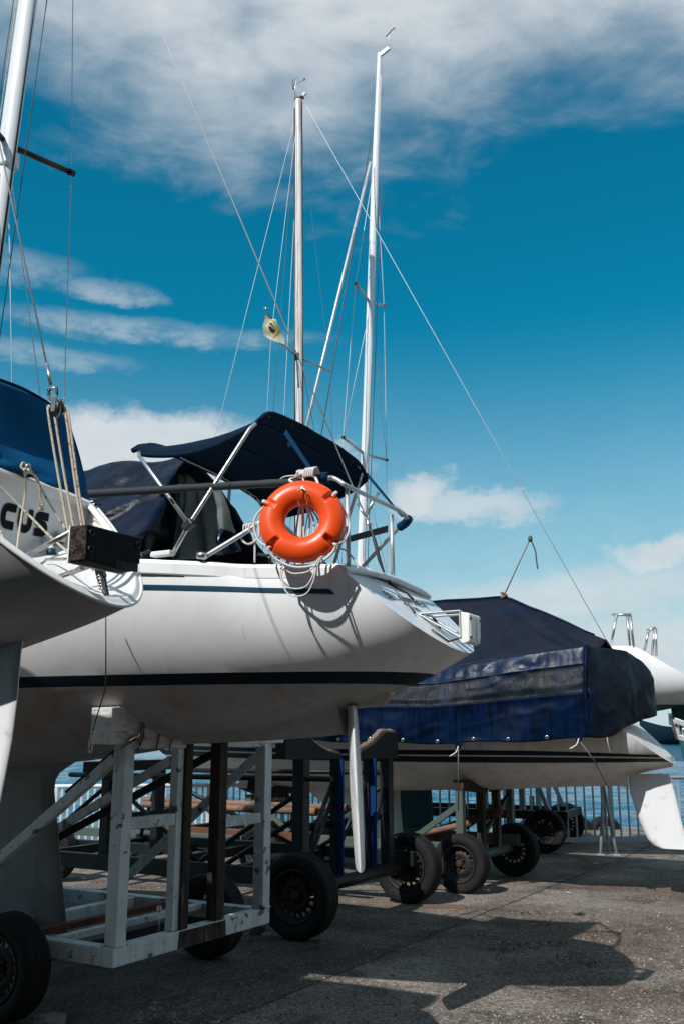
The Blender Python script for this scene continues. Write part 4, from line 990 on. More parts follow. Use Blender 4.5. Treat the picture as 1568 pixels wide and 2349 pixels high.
def anear(u, w):
    a = acov(1, w); p = a + V((-2.6 * u, -.30 * math.sin(u * 1.8) * w, .18 * u * (1 - w))); return p
drape('side_panel', anear, 30, 20, canvas_blue, cova)
tube('lacing', smooth_path([FRA.ats(205, 1155, -0.378), FRA.ats(222, 1150, -0.370), FRA.ats(218, 1158, -0.361), FRA.ats(232, 1158, -0.396)], 4), .004, strapm, cova)

# ------------------------------------------------------------------ the tarpaulin-covered boat
FRC = Frame((1.70, 11.30), 30)
boatC = root('sailboat', 'white sailboat with two navy stripes and a broad white rudder, wrapped in a navy tarpaulin', 'sailboat', FRC.o, FRC.rz)
TC = [(2.02, 1.335, .55, 1.98, -1.15, 2.1), (1.6, 1.25, .68, 1.98, -.85, 2.1), (1.1, 1.165, .80, 1.98, -.5, 2.05), (.4, 1.075, .95, 1.99, -.2, 2.0), (-.6, 1.0, 1.08, 2.0, 0, 2.0), (-1.6, .975, 1.14, 2.02, 0, 1.95),
      (-2.6, .985, 1.08, 2.05, 0, 1.85), (-3.6, 1.05, .85, 2.1, 0, 1.7), (-4.5, 1.22, .5, 2.16, 0, 1.5), (-5.1, 1.6, .12, 2.2, 0, 1.35), (-5.3, 2.1, .01, 2.22, 0, 1.3)]
HC = Hull(TC); HC.mesh().build('hull', gel_c, boatC); HC.deck().build('deck', deckm, boatC)
trC = transom_parts(HC, boatC, gel_c)
c = lambda px, py, y=0: FRC.at(px, py, y)
for (ya, yb, za, zb2) in ((1721, 1732, 1733, 1738), (1736, 1750, 1742, 1749)):
    zm0, zm1 = c(1050, yb, -1.0).z, c(1050, ya, -1.0).z; ze0, ze1 = c(1500, zb2, -.35).z + .0, c(1500, za, -.35).z
    lo = lambda s, a=zm0, b=ze0: a + .01 * (s * .4) ** 2 + (0 if s < 0 else (b - a) * (s / 1.9) ** 2)
    hi = lambda s, a=zm1, b=ze1: a + .01 * (s * .4) ** 2 + (0 if s < 0 else (b - a) * (s / 1.9) ** 2)
    for far in (False, True): HC.strip(lo, hi, -5.2, 2.1, far, .004).build('stripe', navy_stripe, boatC)
skeg([(2.0, 1.40, 1.30), (1.60, 1.36, 1.215), (1.53, 1.34, 1.195)], .10, .02, 'skeg_heel', gel_c, boatC)
skeg([(1.53, 1.34, 1.055), (1.50, 1.33, 1.085), (1.40, 1.32, 1.092), (.82, 1.22, 1.07), (.3, 1.14, 1.035), (-.2, 1.08, 1.01)], .15, .02, 'skeg', gel_c, boatC)
rrows = [(1774, 1440, 1533), (1816, 1443, 1546), (1858, 1457, 1556), (1905, 1475, 1568), (1924, 1484, 1573), (1938, 1496, 1577), (1946, 1514, 1578)]
foil([(c(a, y).z, c(a, y).x, c(b, y).x) for y, a, b in rrows], .035).build('rudder', rudp, boatC)
foil([(1.08, -2.75, -1.10), (1.0, -2.55, -1.17), (.75, -2.15, -1.16), (.45, -1.75, -1.13), (.30, -1.52, -1.13), (.275, -1.45, -1.16)], .08).build('keel', gel_c, boatC)
# outboard bracket at the stern
obc = root('outboard_bracket', None, None); obc.parent = boatC
pp = [c(1540, 1650, .1), c(1553, 1655, .1), c(1559, 1693, .1), c(1553, 1697, .1)]
MB().prism(pp, (0, .05, 0)).build('bracket_plate', alu, obc, bevel=.004)
MB().prism([c(1532, 1642, .08), c(1538, 1640, .08), c(1553, 1695, .08), c(1549, 1697, .08)], (0, .10, 0)).build('timber_pad', oldwood, obc)
beam('bracket_arm', c(1545, 1652, .07), c(1600, 1672, .07), .03, .055, alu, obc)
beam('bracket_arm', c(1556, 1691, .07), c(1605, 1705, .07), .03, .05, alu, obc)
tube('bracket_strut', [c(1566, 1662, .1), c(1566, 1692, .1)], .02, steel, obc)
# mast and rigging
mC0, mC1 = V((-2.585, 0, 2.1)), V((-2.714, 0, 10.95))
tm = (mC1 - mC0)
zC = lambda z: mC0 + tm * ((z - mC0.z) / tm.z)
msC = mast('mast', mC0, mC1, .056, .050, mast_alu, boatC, taper=.95)
tube('sail_track', [zC(2.3) + V((-.05, -.03, 0)), zC(10.8) + V((-.05, -.03, 0))], .014, blackplastic, msC, 6)
tube('luff_groove', [zC(2.3) + V((.055, 0, 0)), zC(10.9) + V((.055, 0, 0))], .012, darksteel, msC, 6)
MB().box(zC(10.96) + V((.01, 0, .01)), (.15, .06, .04)).build('masthead', rustysteel, msC, bevel=.01)
MB().beam(zC(10.96) + V((.04, 0, 0)), zC(11.03) + V((.12, 0, 0)), .03, .05).build('masthead_crane', mast_alu, msC, bevel=.006)
tube('wind_vane', [zC(11.0) + V((-.06, 0, 0)), zC(11.35) + V((-.07, 0, .0))], .006, steel, msC)
tube('wind_vane', [c(673, 205), c(672, 180)], .008, wire_dark, msC, 6, radii=[.012, .004]); 
tube('wind_vane', [c(675, 196), c(698, 183)], .003, wire_dark, msC, 5); box('vane_fin', c(698, 182), (.03, .004, .04), blackplastic, msC, 0)
tube('antenna', [zC(11.0) + V((-.03, 0, 0)), zC(11.3) + V((-.05, 0, 0))], .005, signwhite, msC)
sc_ = c(685, 820); tn, tf = c(622, 768, -.62), c(757, 851, .62)
for tp_ in (tn, tf):
    MB().tube([sc_, tp_], .018, 8, flat=.6).build('spreader', alu, msC)
    sg = 1 if tp_.y > 0 else -1
    tube('shroud', [zC(10.8), tp_, V((-2.6, sg * 1.05, 2.1))], .0035, wire, msC, 5)
    tube('shroud', [zC(6.9), V((-2.2, sg * 1.02, 2.1))], .0035, wire_dark, msC, 5)
box('spreader_bracket', sc_ + V((0, -.02, 0)), (.07, .09, .10), blackplastic, msC, .01)
tube('halyard', [zC(10.2) + V((-.07, -.02, 0)), V((-3.35, 0, 2.2))], .004, wire_dark, msC, 5)
tube('forestay', [zC(10.85), V((-5.1, 0, 2.2))], .004, wire, msC, 5)
tube('halyard', [zC(9.2) + V((-.07, 0, 0)), V((-3.0, -.1, 2.2))], .0035, wire, msC, 5)
bk0, bk1 = c(702, 242), c(1396, 1480)
tube('backstay', [bk0, bk1], .0042, wire, msC, 6)
tl0, tl1 = c(1155, 1366), c(1215, 1236)
tl = root('boom_line', 'dark line tying the tarpaulin peak up to the backstay, its tail hanging', 'rope', FRC.world(tl1), FRC.rz)
rope('line', [V((0, 0, 0)), tl0 - tl1], .007, oldrope, tl, 0)
rope('tail', [V((0, 0, 0)), c(1226, 1262) - tl1, c(1229, 1285) - tl1, c(1232, 1305) - tl1], .009, wire_dark, tl, 5)
MB().lathe([(0, -.04), (.022, -.03), (.028, 0), (.02, .03), (0, .04)], (0, 0, 0), (0, 0, 1), 10).build('knot', wire_dark, tl)
rope('lower_knot', [tl0 - tl1 + V(q) for q in ((-.03, -.02, -.03), (.03, -.02, 0), (-.02, -.03, .03), (.03, .02, -.02), (0, 0, .03))], .016, oldrope, tl, 4)
beam('boom', V((-2.4, 0, 2.84)), c(1150, 1376) + V((-.05, 0, -.12)), .09, .11, mast_alu, boatC)

# tarpaulin over the boat
tp = root('boat_tarpaulin', 'huge dusty navy tarpaulin tented over the boat at the right, with a folded valance', 'tarpaulin', FRC.o, FRC.rz)
rdg = [(-5.2, 2.65), (-2.6, 2.98), (c(965, 1383).x, c(965, 1383).z), (c(1158, 1369).x, c(1158, 1369).z), (c(1260, 1412).x, c(1260, 1412).z), (c(1345, 1452).x, c(1345, 1452).z), (c(1430, 1484).x, c(1430, 1484).z)]
def lerp_tab(tab, x):
    if x <= tab[0][0]: return tab[0][1]
    for (a, b), (a2, b2) in zip(tab, tab[1:]):
        if x <= a2: return b + (b2 - b) * (x - a) / (a2 - a)
    return tab[-1][1]
eav = [(-5.2, 2.30), (-2.6, 2.36), (c(1000, 1536, -.95).x, c(1000, 1536, -.95).z), (c(1200, 1500, -.92).x, c(1200, 1500, -.92).z), (c(1340, 1481, -.80).x, c(1340, 1481, -.80).z)]
low = [(-5.2, 1.75), (c(640, 1695, -1.1).x, c(640, 1695, -1.1).z), (c(880, 1703, -1.12).x, c(880, 1703, -1.12).z), (c(1050, 1706, -1.1).x, c(1050, 1706, -1.1).z), (c(1200, 1700, -1.02).x, c(1200, 1700, -1.02).z), (c(1345, 1694, -.92).x, c(1345, 1694, -.92).z)]
sA, sE = -5.2, eav[-1][0]
def ey(s): return .93 - .12 * max(0, s) ** 1.5 / 1.5 - (max(0, -s - 2.5) * .30)
hbC = [(-5.3, .12), (-4.5, .58), (-3.6, .93), (-2.6, 1.16), (-1.6, 1.22), (-.6, 1.16), (.4, 1.04), (1.1, .95), (1.6, .88)]
def ly(s): return lerp_tab(hbC, s)
def ttop(u, w):
    s = sA + (sE - sA) * u + .02; a = abs(2 * w - 1); sg = -1 if w < .5 else 1
    rz_, ez = lerp_tab(rdg, s), lerp_tab(eav, s)
    z = rz_ + (ez - rz_) * a - .07 * math.sin(math.pi * a)
    an_ = math.atan2(a * .9, max(.05, s - .15)); drag = (.030 * math.sin(11 * an_) + .014 * math.sin(23 * an_ + 1)) * max(0, min(1, (s - .1) * 1.6)) * math.sin(math.pi * min(1, a + .08))
    p = V((s, sg * ey(s) * a, z + drag)); p.z += tarp_noise(p, .010, 3, 1); return p
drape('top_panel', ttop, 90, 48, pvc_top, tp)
def twall(sg, u, w):
    s = sA + (sE - sA) * u + .02; ez, lz = lerp_tab(eav, s), lerp_tab(low, s)
    y = ey(s) + (ly(s) - ey(s)) * min(1, w / .42) ** .8; z = ez + (lz - ez) * w
    band = 1 - min(1, w / .2)
    y += .014 * math.sin(s * 34 + 3 * math.sin(s * 5)) * max(0, 1 - abs(w - .12) / .12) + .03 * (1 if w < .2 else 0) * (.2 - w) / .2 * 0
    y += .010 * max(0, 1 - abs(w - .20) / .03) + .010 * max(0, 1 - abs(w - .52) / .03)
    y += .02 * math.sin(s * 4.2 + w * 5) * w
    if w > .75: y += .022 * math.sin(s * 9 + 2) * (w - .75) * 3
    p = V((s, sg * y, z + .012 * math.sin(s * 6) * (w > .95))); cr_ = 1 - abs(mnoise.noise(V((s * 3.2 + w * 2.5, w * 3.0 - s, 7.7)))) * 4; p.y += tarp_noise(p, .014, 5, 3 + sg) + sg * .011 * max(0, cr_) ** 2; return p
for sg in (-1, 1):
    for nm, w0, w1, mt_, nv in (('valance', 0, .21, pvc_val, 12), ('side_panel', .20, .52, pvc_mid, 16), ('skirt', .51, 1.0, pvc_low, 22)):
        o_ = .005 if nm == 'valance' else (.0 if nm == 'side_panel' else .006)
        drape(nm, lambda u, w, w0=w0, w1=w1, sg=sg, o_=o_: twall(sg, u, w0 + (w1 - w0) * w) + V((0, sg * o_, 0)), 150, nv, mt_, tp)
ey0 = MB().lathe([(.012, -.004), (.020, -.004), (.020, .004), (.012, .004), (.012, -.004)], (0, 0, 0), (0, 1, 0), 10).build('eyelet', steel, tp)
for q in range(12):
    u_ = .30 + q * .058; pe = twall(-1, u_, .965) + V((0, -.018, 0)); oe = ey0 if q == 0 else ey0.copy()
    if q: col.objects.link(oe); oe.parent = tp
    oe.location = pe
MB().tube([ttop(.02 + .96 * q / 60, .5) + V((0, 0, .006)) for q in range(61)], .010, 6).build('ridge_seam', pvc_val, tp)
# aft end panel
b_pts = smooth_path([c(1345, 1694, -.92), c(1395, 1690, -.72), c(1434, 1668, -.46), c(1470, 1652, -.16), c(1503, 1640, .14), V((1.50, .62, 1.90))], 10)
t_pts = smooth_path([c(1340, 1481, -.80), c(1390, 1487, -.42), c(1447, 1500, .0), c(1476, 1530, .34), V((1.36, .72, 2.42))], 10)
def pick(pts, u): x = u * (len(pts) - 1); i = min(int(x), len(pts) - 2); return pts[i].lerp(pts[i + 1], x - i)
def taft(u, w):
    p = pick(t_pts, u).lerp(pick(b_pts, u), w).lerp(twall(-1, 1.0, w), max(0, 1 - u * 8))
    p.x += min(1, u * 8) * .10 * math.sin(math.pi * w) * (1 - .3 * u) + min(1, u * 8) * .022 * math.sin(u * 21 + w * 2) * math.sin(math.pi * min(1, w * .8 + .15))
    cr_ = 1 - abs(mnoise.noise(V((u * 6 + w, w * 2.2 - u * 3, 3.1)))) * 4; p += V((1, 0, 0)) * (tarp_noise(p, .02, 4, 6) + .014 * max(0, cr_) ** 2); return p
drape('aft_panel', taft, 60, 40, pvc_mid, tp)
# rolled seam at the corner between side and end
MB().tube([twall(-1, 1.0, q / 24) + V((-.004, .004, 0)) for q in range(25)], .022, 8).build('corner_seam', pvc_low, tp)
for px, py, y in ((1050, 1712, -1.1), (1326, 1694, -.95)):
    e = c(px, py, y - .02); MB().poly([e + V((-.06, 0, .06)), e + V((.06, 0, .06)), e + V((.02, 0, -.03)), e + V((-.02, 0, -.03))]).build('tie_tab', pvc_low, tp, solid=.01)
    rope('tie_rope', [e, e + V((-.02, -.02, -.06)), e + V((-.09, -.02, -.10))], .007, whiterope, tp, 4)
rope('tie_rope', [c(1050, 1720, -1.13), c(1050, 1775, -1.05), c(1050, 1860, -.8)], .006, oldrope, tp, 0)
rope('tie_rope', [c(1330, 1702, -.97), c(1360, 1742, -.9), c(1395, 1810, -.3)], .006, oldrope, tp, 0)

# ------------------------------------------------------------------ the boat behind with teal antifouling
FRD = Frame((2.60, 13.40), 20)
boatD = root('sailboat', 'white sailboat with teal bottom paint and open steel stern rails, farthest right behind the tarpaulin', 'sailboat', FRD.o, FRD.rz)
TD = [(2.42, 2.10, .55, 2.74, -1.55, 2.3), (1.85, 1.97, .72, 2.74, -1.15, 2.2), (1.2, 1.86, .86, 2.74, -.6, 2.1), (.2, 1.72, 1.02, 2.75, 0, 2.0), (-1.5, 1.58, 1.14, 2.77, 0, 1.95), (-3, 1.63, 1.0, 2.82, 0, 1.8),
      (-4.2, 1.92, .6, 2.88, 0, 1.5), (-5, 2.3, .12, 2.93, 0, 1.35), (-5.2, 2.75, .01, 2.95, 0, 1.3)]
HD = Hull(TD)
split_hull(HD, 2.005, True).build('hull', gel, boatD); split_hull(HD, 2.005, False).build('lower_hull', antifoul, boatD)
HD.deck(.08).build('deck', gel, boatD); transom_parts(HD, boatD, gel)
foil([(1.75, -2.6, -1.2), (1.4, -2.4, -1.38), (.85, -2.1, -1.44), (.40, -1.95, -1.42), (.36, -1.9, -1.45)], .08).build('keel', antifoul, boatD)
d = lambda px, py, y=0: FRD.at(px, py, y)
foil([(2.02, d(1536, 1620).x, 2.35), (1.9, d(1540, 1645).x, 2.34), (1.55, d(1556, 1700).x, 2.36), (1.2, d(1570, 1760).x, 2.34), (.85, d(1585, 1820).x, 2.3)], .04).build('rudder', antifoul, boatD)
for (tops, legs) in (([(1402, 1411), (1447, 1410)], [((1413, 1412), (1398, 1478)), ((1437, 1412), (1443, 1482)), ((1445, 1413), (1452, 1483))]), ([(1482, 1447), (1503, 1440)], [((1486, 1447), (1476, 1484)), ((1500, 1440), (1493, 1495)), ((1503, 1442), (1503, 1496))])):
    yb = -.55 if tops[0][0] < 1450 else .35
    pit_ = MB().tube([d(*tops[0], yb), d(*tops[1], yb)], .020, 8).build('stern_rail', steel, boatD)
    for a, b in legs: MB().tube([d(*a, yb), d(*b, yb) + V((0, 0, -.05))], .017, 8).build('rail_leg', steel, pit_)
mD0, mD1 = d(826, 1340), d(870, 122); dmD = (mD1 - mD0)
mD0 = mD0 + dmD * ((2.8 - mD0.z) / dmD.z); dmD = mD1 - mD0; zD = lambda z: mD0 + dmD * ((z - mD0.z) / dmD.z)
msD = mast('mast', mD0, mD1, .062, .052, mast_white, boatD, taper=.6)
tube('sail_track', [zD(3) + V((.058, 0, 0)), zD(12.5) + V((.045, 0, 0))], .012, alu, msD, 6)
MB().beam(mD1 + V((0, 0, -.05)), d(892, 110), .05, .07).build('masthead_crane', mast_white, msD, bevel=.01)
tube('wind_vane', [d(891, 108), d(891, 82)], .006, signwhite, msD); tube('wind_vane', [d(884, 84), d(905, 62)], .009, wire_dark, msD, 6)
MB().prism([d(893, 68), d(905, 58), d(908, 66)], (0, .01, 0)).build('vane_fin', blackplastic, msD)
for (m0, l, r, cap) in (((848, 695), (815, 650), (880, 700), redplastic), ((836, 1042), (787, 1003), (886, 1055), blackplastic)):
    b = d(*m0)
    for (q, y) in ((l, -.55), (r, .55)):
        e = d(*q, y); o_ = MB().tube([b, e], .024, 8, flat=.55).build('spreader', alu, msD)
        MB().lathe([(0, -.02), (.03, -.015), (.03, .015), (0, .02)], e, (0, 0, 1), 10).build('spreader_end', cap, o_)
tl_, tr_, ll, lr_ = d(815, 650, -.55), d(880, 700, .55), d(787, 1003, -.55), d(886, 1055, .55)
tube('shroud', [zD(11), tl_, ll, V((-2.4, -1.05, 2.8))], .006, wire, msD, 5); tube('shroud', [zD(11), tr_, lr_, V((-2.4, 1.05, 2.8))], .006, wire, msD, 5)
tube('shroud', [zD(8.3), ll], .005, wire, msD, 5); tube('shroud', [zD(8.3), lr_], .005, wire, msD, 5)
tube('shroud', [zD(5.6), V((-2.1, -1.05, 2.8))], .005, wire, msD, 5); tube('shroud', [zD(5.6), V((-2.1, 1.05, 2.8))], .005, wire, msD, 5)
j0_, j1_ = d(850, 372), d(703, 978); dj = j1_ - j0_; jb = j0_ + dj * ((2.95 - j0_.z) / dj.z)
tube('furled_forestay', [j0_, jb], .028, alu, msD, 8); tube('halyard', [j0_ + V((.0, 0, .4)), jb + V((.55, 0, 0))], .009, wire_dark, msD, 5)
tube('halyard', [zD(10.6) + V((.12, 0, 0)), zD(3) + V((.10, 0, 0))], .006, wire_dark, msD, 5)

# ------------------------------------------------------------------ trailers
def tyre_profile(r, w):
    h = w / 2
    return [(r * .62, -h * .62), (r * .66, -h * .86), (r * .78, -h * 1.0), (r * .90, -h * .98), (r * .965, -h * .86), (r * .985, -h * .72), (r, -h * .62), (r, -h * .40), (r * .985, -h * .38), (r * .985, -h * .32), (r, -h * .30), (r, -h * .05), (r * .985, -h * .03),
            (r * .985, h * .03), (r, h * .05), (r, h * .30), (r * .985, h * .32), (r * .985, h * .38), (r, h * .40), (r, h * .62), (r * .985, h * .72), (r * .965, h * .86), (r * .90, h * .98), (r * .78, h), (r * .66, h * .86), (r * .62, h * .62)]
WHEELS = {}
def wheel(parent, c, r, w, axis=(0, 1, 0), bare=False):
    """tyre with a holed steel rim and a rusty hub; near face is -y"""
    c = V(c); key = (round(r, 3), round(w, 3), bare)
    t = MB().lathe(tyre_profile(r, w), c, axis, 40).build('wheel', rubber, parent)
    h = w / 2; ax = V(axis).normalized()
    rp_ = [(r * .62, -h * .62), (r * .64, -h * .90), (r * .60, -h * .92), (r * .57, -h * .70), (r * .54, -h * .40), (r * .50, -h * .30)]
    rm = MB().lathe(rp_, c, ax, 32)
    # disc ring with oval holes between spokes
    n = 32; a = ax.orthogonal().normalized(); b = ax.cross(a)
    pt = lambda rr, k, hh: c + ax * hh + (a * math.cos(2 * math.pi * k / n) + b * math.sin(2 * math.pi * k / n)) * rr
    for k in range(n):
        if k % 2 == 0: rm.add([pt(r * .50, k, -h * .30), pt(r * .50, k + 1, -h * .30), pt(r * .40, k + 1, -h * .42), pt(r * .40, k, -h * .42)], [(0, 1, 2, 3)])
    rm.lathe([(r * .405, -h * .42), (r * .34, -h * .52), (r * .26, -h * .52), (r * .22, -h * .42), (0, -h * .42)], c, ax, 32)
    rm.lathe([(r * .62, h * .62), (r * .64, h * .9), (r * .58, h * .9), (r * .56, h * .2), (r * .50, -h * .30)], c, ax, 32)
    rm.build('rim', rimsteel, t)
    hb = MB().lathe([(r * .13, -h * .42), (r * .13, -h * .62), (r * .09, -h * .75), (0, -h * .77)], c, ax, 18)
    for k in range(5):
        an = 2 * math.pi * k / 5; q = c + ax * (-h * .56) + (a * math.cos(an) + b * math.sin(an)) * r * .19
        hb.lathe([(0, -.012), (.012, -.012), (.012, .01)], q, ax, 6)
    hb.build('hub', hubrust, t)
    return t

# --- white trailer under the boat with the lifebuoy
FW = Frame((-1.29, 5.84), 30)
WT = root('boat_trailer', 'chipped white steel cradle trailer with rotten timber posts, under the lifebuoy boat', 'trailer', FW.o, FW.rz)
ws = lambda px, py, s=0: FW.ats(px, py, s)
wy = lambda px, py, y: FW.at(px, py, y)
WW = 1.57
bm = lambda n, a, b, w, h, m_=whitesteel, up=(0, 0, 1): beam(n, a, b, w, h, m_, WT, .005, up)
zb0, zb1 = .33, .435; zc0 = (zb0 + zb1) / 2
bm('cross_beam', (-.045, 0, zc0), (-.045, WW, zc0), .09, .105)
bm('side_beam', (-.092, .045, zc0 + .0), (-3.2, .045, zc0), .09, .10); bm('side_beam', (-.092, WW - .045, zc0), (-3.2, WW - .045, zc0), .09, .10)
bm('cross_beam', (-1.2, .092, zc0), (-1.2, WW - .092, zc0), .08, .09); bm('cross_beam', (-2.2, .092, zc0), (-2.2, WW - .092, zc0), .08, .09); bm('cross_beam', (-3.15, .092, zc0), (-3.15, WW - .092, zc0), .08, .09)
bm('cross_bar', (-.55, .092, zc0 + .03), (-.55, WW - .092, zc0 + .03), .06, .04); bm('cross_bar', (-.80, .092, zc0 + .035), (-.80, WW - .092, zc0 + .035), .06, .04, rustysteel)
zt_ = ws(287, 1716).z
def post(name, pxb, pyb, pxt, pyt, w, m_, s=-.045, ztop=None):
    y = ws((pxb + pxt) / 2, (pyb + pyt) / 2, s).y; zt2 = ztop or ws(pxt, pyt, s).z
    return bm(name, (s, y, zb1 + .002), (s, y, zt2), w, w, m_, (1, 0, 0)), y
_, y1 = post('post', 262, 2170, 288, 1714, .088, whitesteel, -.045)
y1 = .046
_, y2 = post('post', 396, 2140, 406, 1716, .06, whitesteel, -.05)
_, y3 = post('timber_post', 414, 2140, 425, 1690, .075, oldwood, -.04)
_, y4 = post('timber_post', 495, 2115, 502, 1700, .085, oldwood, -.04)
_, y5 = post('post', 600, 2090, 604, 1712, .088, whitesteel, -.045)
zr = ws(330, 1888).z
bm('rung', (-.045, y1 + .045, zr), (-.045, y2 - .03, zr), .04, .07); zr2 = ws(560, 1882).z
bm('rung', (-.045, y4 + .045, zr2), (-.045, y5 - .045, zr2), .04, .07)
zc_ = ws(340, 1705).z
bm('cradle_channel', (-.045, y1 - .04, zt_ + .02), (-.045, y3 + .03, zt_ + .02), .075, .05); bm('cradle_channel', (-.045, y4 - .03, zt_ + .02), (-.045, y5 + .04, zt_ + .02), .075, .05)
cr = [(258, 1614), (290, 1611), (310, 1628), (326, 1645), (355, 1663), (395, 1680), (434, 1693), (434, 1708), (255, 1708)]
crp = [ws(x, y, .0) for x, y in cr]
crp = [V((-.002, p.y, p.z - (.022 if i_ < 7 else 0))) for i_, p in enumerate(crp)]
MB().prism(crp, (-.16, 0, 0)).build('cradle_block', whitetimber, WT, bevel=.006)
mid = (y3 + y4) / 2
MB().prism([V((-.002, 2 * mid - p.y, p.z)) for p in crp], (-.16, 0, 0)).build('cradle_block', whitetimber, WT, bevel=.006)
padp = [(p + V((0, 0, .012))) for p in crp[1:7]]
MB().prism([p + V((.01, 0, 0)) for p in padp] + [p + V((.01, 0, -.016)) for p in reversed(padp)], (-.18, 0, 0)).build('cradle_pad', rubber, WT)
for px in (318, 355, 385):
    e = ws(px + 15, 1650 + (px - 318) * .55, .012)
    rope('lashing', [e, ws(px + 8, 1700, .015), ws(px - 6 if px < 330 else px + 4, 1722, .01)], .006, oldrope, WT, 4)
rope('lashing', [ws(328, 1652, .014), ws(318, 1690, .018), ws(284, 1712, .018), ws(280, 1716, .01)], .007, oldrope, WT, 4)
rope('lashing', [ws(286, 1710, .018), ws(312, 1692, .02), ws(322, 1710, .018)], .007, oldrope, WT, 4)
# raking braces running forward from the post heads
def brace(name, y, z0, sx, y2_, z2, w, m_): return bm(name, (-.10, y, z0), (sx, y2_, z2), w, w * .75, m_, (0, 1, 0))
brace('brace', .05, zt_ - .06, -1.55, .05, .50, .065, whitesteel)
brace('brace', y2, zt_ - .08, -2.1, y2, .50, .055, whitesteel)
brace('brace', y4, zt_ - .05, -2.1, y2 + .05, .50, .05, blacksteel)
brace('brace', y5 - .02, zt_ - .08, -1.35, y5 - .02, .50, .06, whitesteel)
brace('brace', .07, zt_ - .02, -.55, .12, 1.25, .05, blackdull)
wd_ = MB().lathe([(0, -.010), (.013, -.010), (.013, .004), (0, .004)], (0, 0, 0), (1, 0, 0), 6).build('bolt', hubrust, WT); wd_.location = (.008, y3, zb1 - .03)
for (y_, z_) in ((y4, zb1 - .03), (y3, zt_ + .02), (y4, zt_ + .02), (y3 - .02, zr), (y4 + .02, zr2)):
    o_ = wd_.copy(); col.objects.link(o_); o_.parent = WT; o_.location = (.004 if z_ > .5 else .008, y_, z_)
for y_ in (y1, y5):
    for s_, ax in ((.0015, 0), (-.0915, 0)):
        MB().tube([V((s_, y_ - .045, zb1 + .004)), V((s_, y_ - .02, zb1 + .006)), V((s_, y_ + .02, zb1 + .004)), V((s_, y_ + .045, zb1 + .006))], .006, 6).build('weld', whitesteel, WT)
MB().prism([V((.0035, y3 - .06, zb0 + .004)), V((.0035, y4 + .07, zb0 + .004)), V((.0035, y4 + .06, zb1 - .006)), V((.0035, y3 - .05, zb1 - .004))], (-.003, 0, 0)).build('rust_plate', oldwood, WT)
# U-bolts on the rear bar
mb = MB()
for yy_ in (.86, .95):
    mb.tube([V((-.40, yy_, .30)), V((-.40, yy_, .50))], .008, 6); mb.lathe([(0, .02), (.016, .02), (.016, -.01)], V((-.40, yy_, .49)), (0, 0, 1), 6)
mb.build('u_bolt', steel, WT)
bm('axle', (-.68, -.02, .30), (-.68, WW + .05, .30), .06, .06, blacksteel)
wheel(WT, (-.68, -.16, .297), .297, .19); wheel(WT, (-.68, 1.76, .297), .297, .19)
# hook hanging on a wire from the hull
wh = FB.at(243, 1420, -1.05)
tube('hanging_wire', [P(243, 1400, -1.02), P(243, 1560, -1.00), P(236, 1600, -.98), P(222, 1645, -.96), P(213, 1680, -.95)], .004, wire_dark, boat, 5, k=4)
hkr = root('snap_hook', 'steel snap hook dangling on a thin wire below the hull', 'hook', FB.world(P(213, 1682, -.95)), FB.rz)
MB().tube(smooth_path([V((0, 0, .02)), V((-.012, 0, -.03)), V((-.022, 0, -.075)), V((-.012, 0, -.105)), V((.002, 0, -.09)), V((.0, 0, -.04)), V((.006, 0, .01))], 5), .005, 8).build('hook', steel, hkr)
tube('shackle', [V((-.016, 0, .01)), V((.016, 0, .005))], .005, steel, hkr)

# --- empty black trailer
FK = Frame((-.35, 8.37), 30)
KT = root('boat_trailer', 'empty black trailer with tan-carpeted bunks and blue-carpeted posts behind the white cradle', 'trailer', FK.o, FK.rz)
ks = lambda px, py, s=0: FK.ats(px, py, s)
ky = lambda px, py, y=0: FK.at(px, py, y)
bk = lambda n, a, b, w, h, m_=blacksteel, up=(0, 0, 1): beam(n, a, b, w, h, m_, KT, .004, up)
wheel(KT, (0, 0, .335), .335, .21); wheel(KT, (0, 2.02, .335), .335, .21)
tube('axle', [V((0, .10, .36)), V((0, 1.92, .36))], .055, blacksteel, KT, 14)
SK = -.05
def kpost(pxc, pyt, pyb, w, m_=blacksteel, s=SK, zb_=None):
    y = ks(pxc, (pyt + pyb) / 2, s).y; return bk('post', (s, y, zb_ if zb_ is not None else ks(pxc, pyb, s).z), (s, y, ks(pxc, pyt, s).z), w, w, m_, (1, 0, 0)), y
_, ya = kpost(690, 1742, 2000, .11, zb_=.36); _, yb_ = kpost(766, 1742, 2010, .06, zb_=.38); _, yc = kpost(842, 1740, 2000, .06, zb_=.38); _, yd = kpost(887, 1740, 2005, .10, zb_=.38)
for yq in (yb_, yc): bk('post_carpet', (SK + .052, yq + .015, .42), (SK + .052, yq + .015, ks(770, 1742, SK).z), .03, .07, bluecarpet, (1, 0, 0))
nb = [ks(*q, SK + .05) for q in ((655, 1688), (702, 1685), (712, 1692), (722, 1702), (740, 1716), (760, 1726), (784, 1731), (784, 1741), (655, 1741))]
fbk = [ks(*q, SK + .05) for q in ((823, 1733), (830, 1722), (848, 1712), (860, 1703), (872, 1690), (884, 1680), (912, 1682), (911, 1739), (823, 1742))]
MB().prism(nb, (-.10, 0, 0)).build('bunk', blackdull, KT); MB().prism(fbk, (-.10, 0, 0)).build('bunk', blackdull, KT)
mb = MB(); mb.tube([p + V((-.05, 0, .004)) for p in nb[1:7]], .03, 8, flat=1); mb.build('bunk_carpet', tancarpet, KT)
pf = smooth_path([p + V((-.05, 0, .006)) for p in fbk[0:7]], 3)
MB().tube(pf, .035, 8, radii=[.03 + .006 * math.sin(i * 2.3) for i in range(len(pf))]).build('bunk_carpet', tancarpet, KT)
